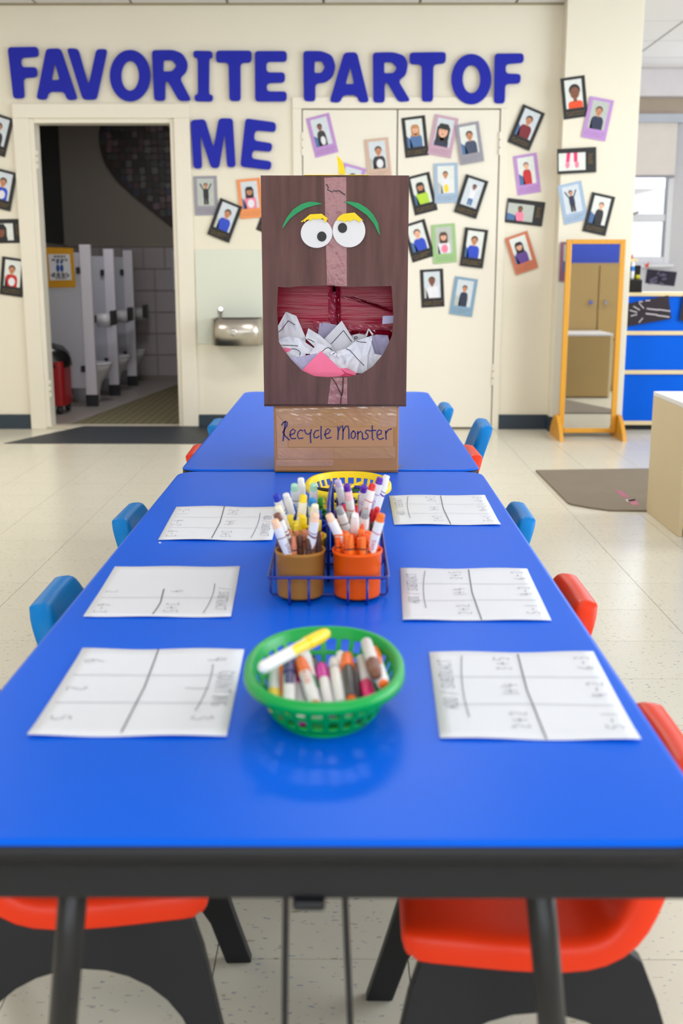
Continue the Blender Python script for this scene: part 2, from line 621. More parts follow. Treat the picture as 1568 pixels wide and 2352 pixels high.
# restroom door frame
fr = MB()
fw_ = .105
fr.bbox(DX0 - fw_, DX0, WALL_Y - .022, WALL_Y + .0, 0, DZ, .004)
fr.bbox(DX1, DX1 + fw_, WALL_Y - .022, WALL_Y + .0, 0, DZ, .004)
fr.bbox(DX0 - fw_, DX1 + fw_, WALL_Y - .022, WALL_Y + .0, DZ, DZ + .09, .004)
door = struct('door_1', fr, TRIM, 'cream painted door frame of the restroom', 'door frame')
mb = MB()
mb.bbox(DX0 - .004, DX0 + .028, WALL_Y - .004, WALL_Y + .125, 0, DZ, .003)
mb.bbox(DX1 - .028, DX1 + .004, WALL_Y - .004, WALL_Y + .125, 0, DZ, .003)
mb.bbox(DX0 + .028, DX1 - .028, WALL_Y - .004, WALL_Y + .125, DZ - .028, DZ + .004, .003)
build('jamb', mb, TRIM, door)
build('threshold', MB().bbox(DX0, DX1, WALL_Y - .01, WALL_Y + .12, 0, .016, .003), M('worn_metal_threshold', (190, 182, 165), rough=.4), door)
HINGE = M('pale_hinge', (226, 222, 206), rough=.35)
for hz in (1.72, 0.22):
    mb = MB()
    for k in range(3):
        mb.lathe([(.008, hz + k * .042), (.009, hz + k * .042 + .003), (.009, hz + k * .042 + .024), (.008, hz + k * .042 + .027)], 10, DX0 + .035, WALL_Y + .0)
    build('hinge', mb, HINGE, door)

# closet: frame and two doors
cf = MB()
cf.bbox(KX0 - .06, KX0, WALL_Y - .014, WALL_Y, 0, KZ, .003)
cf.bbox(KX1, KX1 + .045, WALL_Y - .014, WALL_Y, 0, KZ, .003)
cf.bbox(KX0 - .06, KX1 + .045, WALL_Y - .014, WALL_Y, KZ, KZ + .07, .003)
closet = struct('door_2', cf, TRIM, 'cream frame of the double-door closet', 'door frame')
KM = onY(912, 320, WALL_Y).x
DGAP = M('door_gap', (92, 84, 66), rough=.8)
build('rebate', MB().box(KX0, KX1, WALL_Y + .03, WALL_Y + .04, 0, KZ), DGAP, closet)
for a, b in ((KX0 + .006, KM - .004), (KM + .004, KX1 - .006)):
    d = build('door_leaf', MB().bbox(a, b, WALL_Y - .006, WALL_Y + .03, .012, KZ - .007, .003), DOORP, closet)
for hx in (KX0 + .002, KX1 - .002):
    for hz in (1.80, .30):
        mb = MB()
        for k in range(3):
            mb.lathe([(.008, hz + k * .05), (.0085, hz + k * .05 + .004), (.0085, hz + k * .05 + .04), (.008, hz + k * .05 + .044)], 8, hx, WALL_Y - .012)
        build('hinge', mb, TRIM, closet)

# ---------------- alcove behind the pillar: back wall with window
ALC = M('alcove_paint', (206, 204, 212), rough=.5, var=.02)
WL0, WL1 = 2.30, 3.02
p = onY(1545, 450, BACK_Y); WL1 = p.x
WZ0 = onY(1480, 606, BACK_Y).z; WZ1 = onY(1480, 222, BACK_Y).z
mb = MB()
mb.box(COLX1 - .2, RX1, BACK_Y, BACK_Y + .15, 0, WZ0)
mb.box(COLX1 - .2, RX1, BACK_Y, BACK_Y + .15, WZ1, CEIL)
mb.box(WL1, 3.25, BACK_Y, BACK_Y + .15, WZ0, WZ1)
mb.box(4.75, RX1, BACK_Y, BACK_Y + .15, WZ0, WZ1)
mb.box(COLX1 - .2, 2.02, BACK_Y, BACK_Y + .15, WZ0, WZ1)
struct('wall_alcove', mb, ALC, 'pale lilac wall around the far window', 'wall')
WHT = M('white_window_frame', (226, 226, 236), rough=.4)
zr = onY(1480, 500, BACK_Y).z
for n, (a, b) in enumerate(((2.02, WL1), (3.25, 4.75))):
    mb = MB()
    mb.bbox(a, a + .05, BACK_Y - .01, BACK_Y + .1, WZ0, WZ1, .004)
    mb.bbox(b - .05, b, BACK_Y - .01, BACK_Y + .1, WZ0, WZ1, .004)
    mb.bbox(a + .05, b - .05, BACK_Y - .01, BACK_Y + .1, WZ0, WZ0 + .06, .004)
    mb.bbox(a + .05, b - .05, BACK_Y - .01, BACK_Y + .1, WZ1 - .05, WZ1, .004)
    wn = struct('window_%d' % (n + 1), mb, WHT, ['overexposed far window right of the pillar', 'neighbouring alcove window out of the frame'][n], 'window')
    build('rail', MB().bbox(a + .05, b - .05, BACK_Y + .01, BACK_Y + .07, zr - .03, zr + .03, .004), WHT, wn)
    build('sill', MB().bbox(a - .04, b + .03, BACK_Y - .06, BACK_Y, WZ0 - .03, WZ0 + .0, .004), WHT, wn)
    GL = M('window_glass', (250, 252, 255), rough=.02, trans=1.0, var=0)
    gl = build('pane', MB().box(a + .05, b - .05, BACK_Y + .04, BACK_Y + .044, WZ0 + .06, zr - .03), GL, wn)
    gl = build('pane', MB().box(a + .05, b - .05, BACK_Y + .04, BACK_Y + .044, zr + .03, WZ1 - .05), GL, wn)
    if n == 0:
        q = onY(1450, 500, BACK_Y)
        build('latch', MB().tube([(q.x - .02, BACK_Y - .0, zr + .02), (q.x + .05, BACK_Y - .03, zr + .045)], .008, 8), M('latch_metal', (120, 112, 96), rough=.4), wn)
# roller shade in front of the window
z1 = onY(1480, 262, BACK_Y - .08).z; z2 = onY(1480, 282, BACK_Y - .08).z; z3 = onY(1480, 405, BACK_Y - .08).z
sh = empty('roller_shade', (2.5, BACK_Y - .08, z2)); tag(sh, 'white roller shade half drawn over the far window', 'window shade')
build('cassette', MB().bbox(2.0, WL1 + .03, BACK_Y - .12, BACK_Y - .02, z2, z1, .006), M('shade_cassette', (188, 194, 210), rough=.5), sh)
build('fabric', MB().box(2.03, WL1 - .02, BACK_Y - .072, BACK_Y - .07, z3, z2), M('shade_fabric', (232, 224, 222), rough=.8, trans=.0, emit=0), sh)
build('hem_bar', MB().tube([(2.03, BACK_Y - .071, z3), (WL1 - .02, BACK_Y - .071, z3)], .012, 8), M('hem_bar', (168, 166, 178), rough=.5), sh)
vz0 = z1; vz1 = onY(1480, 222, BACK_Y - .1).z
struct('trim_2', MB().bbox(COLX1 + .0, RX1, BACK_Y - .03, BACK_Y, vz0, vz1, .004), M('tan_header', (188, 172, 156), rough=.6), 'tan header board above the far window', 'trim')
vz2 = onY(1480, 205, BACK_Y - .1).z
struct('trim_3', MB().bbox(COLX1 + .0, RX1, BACK_Y - .16, BACK_Y, vz2 - .06, CEIL, .006), M('white_soffit', (226, 222, 230), rough=.6), 'white soffit between ceiling and far window', 'trim')
# building wall outside
build_out = struct('wall_outside', MB().box(-1, 9, BACK_Y + 2.6, BACK_Y + 2.7, 0, 1.95), M('pale_stucco', (236, 228, 222), rough=.9), 'pale outside wall seen through the far window', 'wall')
struct('ground_outside', MB().box(-1, 9, BACK_Y + .2, BACK_Y + 2.6, -.1, -.02), M('concrete', (205, 200, 195), rough=.9), 'concrete strip outside the far window', 'ground')

# ---------------- restroom behind the door
RW0, RW1, RB = -2.75, -0.35, 11.0
DGREEN = M('dark_green_paint', (16, 30, 28), rough=.4, var=.3, scale=3)
GREYW = M('grey_restroom_paint', (150, 142, 132), rough=.55, var=.05)
TILEW = M('grey_wall_tile', (176, 168, 172), rough=.25, var=.06, scale=4)
mb = MB().box(RW0 - .1, RW0, WALL_Y + .12, RB, 1.31, CEIL)
struct('wall_restroom_left', mb, DGREEN, 'dark green upper wall inside the restroom', 'wall')
struct('wall_restroom_wainscot', MB().box(RW0 - .1, RW0 + .02, WALL_Y + .12, RB, 0, 1.31), GREYW, 'grey lower wall inside the restroom', 'wall')
rb = struct('wall_restroom_back', MB().box(RW0 - .1, RW1 + .1, RB, RB + .1, 0, CEIL), GREYW, 'grey tiled restroom back wall', 'wall')
struct('wall_restroom_right', MB().box(RW1, RW1 + .1, WALL_Y + .12, RB, 0, CEIL), GREYW, 'grey right wall inside the restroom', 'wall')
S = .21
tm = MB().bbox(-S / 2 + .004, S / 2 - .004, -.012, 0, -S / 2 + .004, S / 2 - .004, .003).mesh('wall_tile')
tm.materials.append(TILEW)
rp = wpos(rb)
tx0 = onY(358, 700, RB).x
for i in range(-4, 4):
    for j in range(6):
        x = tx0 + (i + .5) * S + (S / 2 if j == 5 else 0); z = .03 + (j + .5) * S
        if RW0 + .1 < x < RW1 - .1:
            link('wall_tile', tm, TILEW, rb, (x - rp.x, RB - rp.y, z - rp.z))
build('cap_rail', MB().bbox(RW0, RW1, RB - .018, RB, .03 + 6 * S, .03 + 6 * S + .05, .004), GREYW, rb)
# restroom floor: pale tiles, and rubber mat
struct('floor_restroom', MB().box(RW0, RW1, WALL_Y + .12, RB, -.0035, .006), M('restroom_floor', (150, 144, 140), rough=.35, var=.08, scale=4), 'grey restroom floor', 'floor')
# perforated mat
mm = M('brown_perforated_mat', (86, 80, 60), rough=.7)
nt = mm.node_tree; b = nt.nodes['Principled BSDF']
tc = nt.nodes.new('ShaderNodeTexCoord'); vo = nt.nodes.new('ShaderNodeTexVoronoi'); vo.inputs['Scale'].default_value = 17; vo.inputs['Randomness'].default_value = 0.0
nt.links.new(tc.outputs['Object'], vo.inputs['Vector'])
ls = nt.nodes.new('ShaderNodeMath'); ls.operation = 'LESS_THAN'; ls.inputs[1].default_value = .3
nt.links.new(vo.outputs['Distance'], ls.inputs[0])
mx = nt.nodes.new('ShaderNodeMix'); mx.data_type = 'RGBA'
mx.inputs[6].default_value = lin((112, 104, 74)) + [1]; mx.inputs[7].default_value = lin((62, 60, 46)) + [1]
nt.links.new(ls.outputs[0], mx.inputs[0]); nt.links.new(mx.outputs[2], b.inputs['Base Color'])
mp0 = onZ(125, 978, .012)
tag(build('floor_mat', MB().prism([(-1.93, WALL_Y + .13), (-.9, WALL_Y + .13), (-.9, RB - .3), (-1.55, RB - .3)], .006, .014), mm), 'brown-green dotted rubber mat on the restroom floor', 'mat')

# heart collage on the restroom wall
hp = [(440, 345), (400, 304), (366, 272), (345, 255), (310, 240), (270, 245), (240, 265), (228, 300), (230, 339), (241, 375), (268, 415), (312, 455), (357, 491), (402, 527), (440, 560)]
hl = pxshape(hp, RB - .02)
xm = hl[0][0]
hpoly = hl + [(2 * xm - q[0], q[1]) for q in hl[-2:0:-1]]
heart = build('heart_collage', shape_mesh([round_poly(hpoly, .05, 2)], RB - .045, .012, 'heart'), M('dark_heart_board', (40, 24, 26), rough=.5, var=.4, scale=14))
tag(heart, 'large dark heart made of many small photos on the restroom wall', 'collage')


def inside(pt, poly):
    c = False
    n = len(poly)
    for i in range(n):
        a, b = poly[i], poly[(i + 1) % n]
        if (a[1] > pt[1]) != (b[1] > pt[1]) and pt[0] < (b[0] - a[0]) * (pt[1] - a[1]) / (b[1] - a[1]) + a[0]:
            c = not c
    return c


rnd = random.Random(3)
pcm = MB().box(-.5, .5, -.001, .001, -.5, .5).mesh('collage_photo')
pcols = [M('collage_%d' % k, c, rough=.35, var=.5, scale=2.5) for k, c in enumerate([(84, 56, 58), (104, 100, 104), (46, 52, 78), (66, 40, 38), (42, 30, 30), (112, 84, 98), (58, 64, 58), (26, 22, 28)])]
pcm.materials.append(pcols[0])
hpos = wpos(heart)
cnt = 0
zmin = min(q[1] for q in hpoly); zmax = max(q[1] for q in hpoly)
xx0 = min(q[0] for q in hpoly)
gx = .062
for i in range(40):
    for j in range(40):
        x = xx0 + .03 + i * gx + rnd.uniform(-.006, .006); z = zmin + .03 + j * gx * 1.05 + rnd.uniform(-.006, .006)
        if x > -1.55 or z > 2.6 or cnt >= 290:
            continue
        if all(inside((x + dx, z + dz), hpoly) for dx in (-.03, .03) for dz in (-.03, .03)):
            o = link('collage_photo', pcm, pcols[rnd.randrange(8)], heart, (x - hpos.x, RB - .047 - rnd.uniform(0, .001) - hpos.y, z - hpos.z))
            o.scale = (rnd.uniform(.045, .06), 1, rnd.uniform(.045, .062))
            o.rotation_euler = (0, rnd.uniform(-.3, .3), 0)
            cnt += 1

# toilet stall partitions
PANEL = M('grey_partition', (196, 198, 212), rough=.4, var=.03)
PIL = M('white_pilaster', (232, 230, 244), rough=.4, var=.02)
DARKM = M('dark_hardware', (40, 40, 46), rough=.4)
TOIL = M('white_porcelain', (222, 222, 228), rough=.15)
stall_y = [8.7, 9.48, 10.3]
ords = ['nearest the restroom door', 'in the middle of the row', 'farthest from the restroom door']
for k, sy in enumerate(stall_y):
    pe = [(177, 210, 562), (231, 262, 572), (275, 300, 575)][k]
    xa = onY(pe[0] + 14, 750, sy).x
    xb = xa + .085
    zt = onY(190, pe[2], sy).z
    r = empty('stall_partition', (xa, sy, 0)); tag(r, 'grey toilet partition with white pilaster ' + ords[k], 'partition', 'toilet stall partitions')
    build('panel', MB().bbox(RW0 + .02, xa + .003, sy + .0, sy + .025, .15, zt - .06, .003), PANEL, r)
    build('pilaster', MB().bbox(xa, xb, sy - .012, sy + .03, .09, zt, .003), PIL, r)
    build('pilaster_shoe', MB().bbox(xa - .004, xb + .004, sy - .016, sy + .034, .006, .1, .003), DARKM, r)
    for bz in (zt - .22, .28):
        build('bracket', MB().bbox(xa - .03, xa + .004, sy - .02, sy - .0, bz, bz + .05, .003), DARKM, r)
for k, ty in enumerate((9.08, 9.88, 10.62)):
    r = empty('toilet', (-2.2, ty, .006)); tag(r, 'small white toilet in the stall ' + ['between first and second partition', 'between second and third partition', 'behind the last partition'][k], 'toilet', 'toilets in the stalls')
    bx = -2.03
    build('bowl', MB().lathe([(.09, .006), (.085, .08), (.1, .16), (.15, .25), (.17, .3), (.165, .305)], 18, bx - .12, ty, 1.3, 1.0), TOIL, r)
    build('seat', MB().lathe([(.17, .306), (.175, .315), (.16, .325)], 18, bx - .12, ty, 1.3, 1.0), TOIL, r)
    build('tank', MB().bbox(RW0 + .03, RW0 + .22, ty - .17, ty + .17, .33, .66, .015), TOIL, r)
for k, sy in enumerate(stall_y):
    x = onY([218, 262, 305][k], 700, sy + .2).x
    y2 = (sy + .55) if k < 2 else sy + .45
    r = empty('paper_holder', (x - .0, y2, .62)); tag(r, 'toilet paper roll in black holder ' + ['in the first stall', 'in the second stall', 'in the last stall'][k], 'paper holder', 'toilet paper holders')
    build('roll', MB().tube([(x - .06, y2, .66), (x + .05, y2, .66)], .055, 16), TOIL, r)
    build('bracket', MB().bbox(x + .05, x + .08, y2 - .05, y2 + .1, .62, .74, .004), DARKM, r)
    build('bracket', MB().bbox(x - .09, x - .062, y2 - .03, y2 + .1, .64, .7, .004), DARKM, r)
    build('mount', MB().bbox(RW0 + .02, x + .08, y2 + .09, y2 + .105, .66, .69, .003), DARKM, r)

# yellow notice on the first partition
yq = 8.697
def quadpx(pts, Y):
    return pxshape(pts, Y)
n = build('notice', shape_mesh([quadpx([(104, 568), (168, 570), (174, 660), (109, 661)], yq)], yq - .002, .002), M('gold_paper', (216, 156, 20), rough=.7, var=.04))
tag(n, 'gold-framed restroom notice on the first grey partition', 'notice')
sht = build('sheet', shape_mesh([quadpx([(111, 584), (160, 584), (165, 643), (115, 644)], yq)], yq - .004, .0015), PAPER, n)
mb = MB()
for (x0, x1, y) in ((124, 150, 589), (119, 155, 597), (121, 155, 628), (117, 160, 631.5), (120, 158, 635), (128, 152, 639)):
    a = onY(x0, y, yq - .0045); b2 = onY(x1, y, yq - .0045)
    N_ = 14
    for k in range(N_):
        if k % 4 == 3:
            continue
        t0, t1 = k / N_, (k + .8) / N_
        h = .008 if y < 600 else .005
        mb.box(a.x + (b2.x - a.x) * t0, a.x + (b2.x - a.x) * t1, yq - .0052, yq - .0045, a.z - h, a.z + h)
tag(build('print', mb, INK, sht), kind='stuff')
mb = MB()
for cx in (133, 142):
    q = onY(cx, 613, yq)
    mb.prism(ellipse(q.x, q.z - .01, .014, .03, 12), yq - .0055, yq - .0045, 'y')
    mb.prism(ellipse(q.x, q.z + .035, .011, .011, 10), yq - .0055, yq - .0045, 'y')
build('pictogram', mb, M('print_blue', (40, 80, 160), rough=.7), sht)

# red rolling bin with black liner
bx, by = -2.27, 8.33
r = empty('waste_bin', (bx, by, .006)); tag(r, 'red rolling waste bin with black liner inside the restroom', 'bin')
RB_ = M('red_bin', (170, 16, 26), rough=.4)
build('body', MB().prism(round_poly([(bx - .16, by - .15), (bx + .16, by - .15), (bx + .16, by + .15), (bx - .16, by + .15)], .06), .07, .40, 'z'), RB_, r)
lin_ = MB().lathe([(.185, .36), (.19, .41), (.175, .46), (.13, .5), (.05, .53)], 20, bx, by, 1, .95)
lin_.v = [(v[0] + rnd.uniform(-.012, .012), v[1] + rnd.uniform(-.012, .012), v[2] + rnd.uniform(-.01, .01)) for v in lin_.v]
build('liner', lin_, M('black_bag', (16, 16, 20), rough=.25), r)
for sx in (-1, 1):
    for sy in (-1, 1):
        build('caster', MB().tube([(bx + sx * .12 - .015, by + sy * .12, .037), (bx + sx * .12 + .015, by + sy * .12, .037)], .031, 14).bbox(bx + sx * .12 - .02, bx + sx * .12 + .02, by + sy * .12 - .02, by + sy * .12 + .02, .05, .075, .003), DARKM, r)
q = onY(407, 620, RB - .05)
d = build('towel_dispenser', MB().bbox(q.x - .04, q.x + .24, RB - .13, RB - .013, q.z - .2, q.z + .18, .012), PANEL)
tag(d, 'pale grey towel dispenser on the restroom tile wall', 'dispenser')
build('lever', MB().bbox(q.x + .02, q.x + .2, RB - .15, RB - .128, q.z - .2, q.z - .17, .004), DARKM, d)

# rubber threshold ramp
RUB = M('black_rubber', (26, 34, 44), rough=.55, var=.15, scale=30)
x0 = onZ(15, 1016, 0).x
yn = onZ(200, 1019, 0).y
mb = MB()
rx1 = -.72
vs = [(x0, yn + .0, 0), (rx1, yn - .02, 0), (rx1, WALL_Y - .024, 0), (x0 + .36, WALL_Y - .024, 0),
      (x0 + .33, WALL_Y - .08, .022), (rx1, WALL_Y - .08, .022), (rx1, WALL_Y - .024, .022), (x0 + .36, WALL_Y - .024, .022), (x0, yn, .003), (rx1, yn - .02, .003)]
mb.add(vs, [(0, 3, 2, 1), (8, 9, 5, 4), (4, 5, 6, 7), (0, 1, 9, 8), (1, 2, 6, 5, 9), (2, 3, 7, 6), (3, 0, 8, 4, 7)])
tag(build('threshold_ramp', mb, RUB), 'long black rubber ramp in front of the restroom door', 'ramp')

# ================================================================== WALL LETTERS
S1 = 2.24


def L(pts, off=0):
    return [(p[0] / S1 + off, p[1] / S1) for p in pts]


LET = [
    ('F', 'first F of FAVORITE', 0, [[(38, 243), (195, 240), (200, 292), (108, 298), (110, 345), (190, 345), (192, 397), (120, 402), (127, 505), (68, 508)]]),
    ('A', 'A of FAVORITE', 0, [[(237, 250), (312, 248), (400, 512), (345, 516), (330, 473), (252, 472), (240, 514), (186, 510)], [(281, 322), (305, 410), (266, 412)]]),
    ('V', 'V of FAVORITE', 0, [[(342, 247), (402, 250), (455, 437), (495, 252), (553, 252), (497, 513), (425, 513)]]),
    ('O', 'O of FAVORITE', 0, [ellipse(669, 389, 105, 133), ellipse(669, 390, 45, 76)]),
    ('R', 'R of FAVORITE', 0, [[(780, 258), (890, 256), (940, 275), (967, 325), (960, 370), (925, 402), (985, 518), (920, 520), (862, 418), (850, 418), (850, 520), (792, 518)], [(842, 310), (885, 310), (907, 338), (885, 366), (840, 368)]]),
    ('I', 'I of FAVORITE', 0, [[(993, 260), (1092, 262), (1094, 298), (1077, 300), (1075, 487), (1096, 488), (1094, 523), (1000, 521), (1000, 488), (1018, 485), (1016, 298), (995, 296)]]),
    ('T', 'T of FAVORITE', 0, [[(1110, 260), (1295, 260), (1293, 322), (1237, 324), (1238, 520), (1180, 520), (1175, 322), (1110, 322)]]),
    ('E', 'E of FAVORITE', 0, [[(1310, 262), (1475, 262), (1475, 318), (1370, 318), (1370, 372), (1466, 372), (1465, 425), (1372, 428), (1372, 470), (1475, 470), (1474, 522), (1312, 522)]]),
    ('P', 'P of PART', 600, [[(215, 262), (310, 262), (365, 285), (383, 340), (368, 395), (330, 425), (278, 430), (278, 522), (218, 520)], [(275, 315), (310, 315), (327, 345), (308, 375), (273, 375)]]),
    ('A', 'A of PART', 600, [[(425, 270), (492, 268), (555, 525), (503, 528), (490, 488), (420, 490), (405, 528), (350, 525)], [(458, 345), (476, 432), (434, 432)]]),
    ('R', 'R of PART', 600, [[(573, 270), (680, 268), (735, 285), (755, 325), (745, 385), (705, 415), (768, 520), (705, 525), (648, 425), (635, 425), (635, 528), (575, 527)], [(633, 320), (672, 320), (697, 348), (680, 375), (632, 377)]]),
    ('T', 'T of PART', 600, [[(762, 270), (950, 267), (948, 325), (885, 332), (883, 523), (825, 523), (825, 332), (762, 330)]]),
    ('O', 'O of OF', 600, [ellipse(1080, 407, 103, 130), ellipse(1081, 407, 45, 72)]),
    ('F', 'F of OF', 600, [[(1200, 275), (1350, 274), (1350, 323), (1257, 330), (1257, 378), (1335, 380), (1332, 430), (1255, 432), (1252, 533), (1196, 532)]]),
    ('M', 'M of ME', 0, [[(980, 618), (1055, 612), (1098, 760), (1125, 608), (1197, 608), (1212, 860), (1168, 862), (1155, 685), (1127, 865), (1085, 865), (1030, 690), (1040, 868), (995, 868)]]),
    ('E', 'tilted E of ME', 0, [[(1262, 608), (1420, 630), (1417, 680), (1312, 670), (1305, 722), (1402, 737), (1395, 782), (1300, 772), (1293, 815), (1398, 830), (1392, 875), (1235, 857)]]),
]
for ch, lab, off, outs in LET:
    front = WALL_Y - .026
    os_ = []
    for k, o_ in enumerate(outs):
        q = pxshape(L(o_, off), front)
        os_.append(round_poly(q, .024 if k == 0 else .012, 4) if len(o_) < 30 else q)
    o = build('wall_letter', shape_mesh(os_, front, .008, 'letter'), LETTER)
    tag(o, 'blue cut-out letter ' + lab + ' on the wall', 'letter', 'blue wall letters')

# ================================================================== PHOTO CARDS
BLACKC = M('black_card', (30, 30, 32), rough=.6, var=.05)
CC = {'black': BLACKC}
for nm, c in dict(mauve=(196, 160, 180), grey=(150, 148, 160), blue=(160, 182, 208), steel=(128, 160, 186), green=(154, 192, 132), purple=(186, 142, 206),
                  rust=(200, 116, 84), orange=(236, 148, 86), tan=(206, 176, 158), plum=(142, 96, 122)).items():
    CC[nm] = M(nm + '_card', c, rough=.65, var=.03)
GOLD = M('gold_writing', (176, 138, 62), rough=.6)
GREYWR = M('grey_writing', (110, 98, 118), rough=.7)


def sc(name, c):
    return M('photo_' + name, c, rough=.4, var=.12, scale=40)


SKIN = [sc('skin_light', (232, 176, 146)), sc('skin_tan', (196, 132, 94)), sc('skin_brown', (128, 78, 56))]
HAIRB = sc('hair_black', (26, 22, 26)); HAIRN = sc('hair_brown', (84, 54, 40)); HAIRL = sc('hair_blond', (190, 130, 78))
BGS = {'w': sc('back_white', (222, 226, 222)), 'g': sc('back_grey', (184, 190, 184)), 'c': sc('back_classroom', (206, 214, 222))}
SH = {k: sc('shirt_' + k, c) for k, c in dict(blue=(28, 66, 196), navy=(30, 40, 70), red=(196, 30, 34), orange=(232, 76, 24), lime=(176, 214, 50), white=(228, 228, 236), black=(34, 32, 38), pink=(236, 130, 160), maroon=(120, 20, 36), yellow=(244, 210, 40), magenta=(222, 36, 110), denim=(70, 108, 160), violet=(96, 60, 150), stripe=(58, 70, 96)).items()}
cw_, ch_ = .155, .250
card_p = MB().box(-cw_ / 2, cw_ / 2, -.0012, 0, -ch_ / 2, ch_ / 2).mesh('photo_card')
card_l = MB().box(-ch_ / 2, ch_ / 2, -.0012, 0, -cw_ / 2, cw_ / 2).mesh('photo_card')
for me in (card_p, card_l):
    me.materials.append(BLACKC)
PW, PH = .108, .172          # print size (portrait)
prt_p = MB().box(-PW / 2, PW / 2, -.0018, -.0012, -PH / 2 + .022, PH / 2 + .022).mesh('print')
prt_l = MB().box(-PH / 2 - .03, PH / 2 - .03, -.0018, -.0012, -PW / 2 - .005, PW / 2 - .005).mesh('print')


def caption(lines):
    mb = MB()
    rr = random.Random(5)
    y = 0
    for ln in lines:
        st, wdt = text_strokes(ln, .0085, .0074, .0055, .0006, rr)
        for s_ in st:
            mb.ribbon([(p[0] - wdt / 2, 0, p[1] + y) for p in s_], .0016, (0, -1, 0))
        y -= .0135
    return mb.mesh('caption')


# pen lettering runs too small to read in the photo: short scrawled lines
def scrawl(width, rows, seed):
    mb = MB()
    rr = random.Random(seed)
    for r_ in range(rows):
        x = -width / 2 * rr.uniform(.85, 1.0)
        xe = width / 2 * (1.0 if r_ == 0 else rr.uniform(.5, .95))
        pts = []
        while x < xe:
            if rr.random() < .16 and len(pts) > 2:
                mb.ribbon(pts, .0016, (0, -1, 0)); pts = []
                x += .005
            pts.append((x, 0, -r_ * .014 + rr.uniform(-.0045, .0045)))
            x += .0024
        if len(pts) > 2:
            mb.ribbon(pts, .0016, (0, -1, 0))
    return mb.mesh('caption')


CAPS = [scrawl(.128, 2, k) for k in range(4)]
CAPL = [scrawl(.036, 5, 10 + k) for k in range(2)]
for me in CAPS + CAPL:
    me.materials.append(GOLD)


def flat(pts, layer):
    return MB().prism(pts, -.0018 - .0005 * layer, -.0018 - .0005 * (layer - 1), 'y')


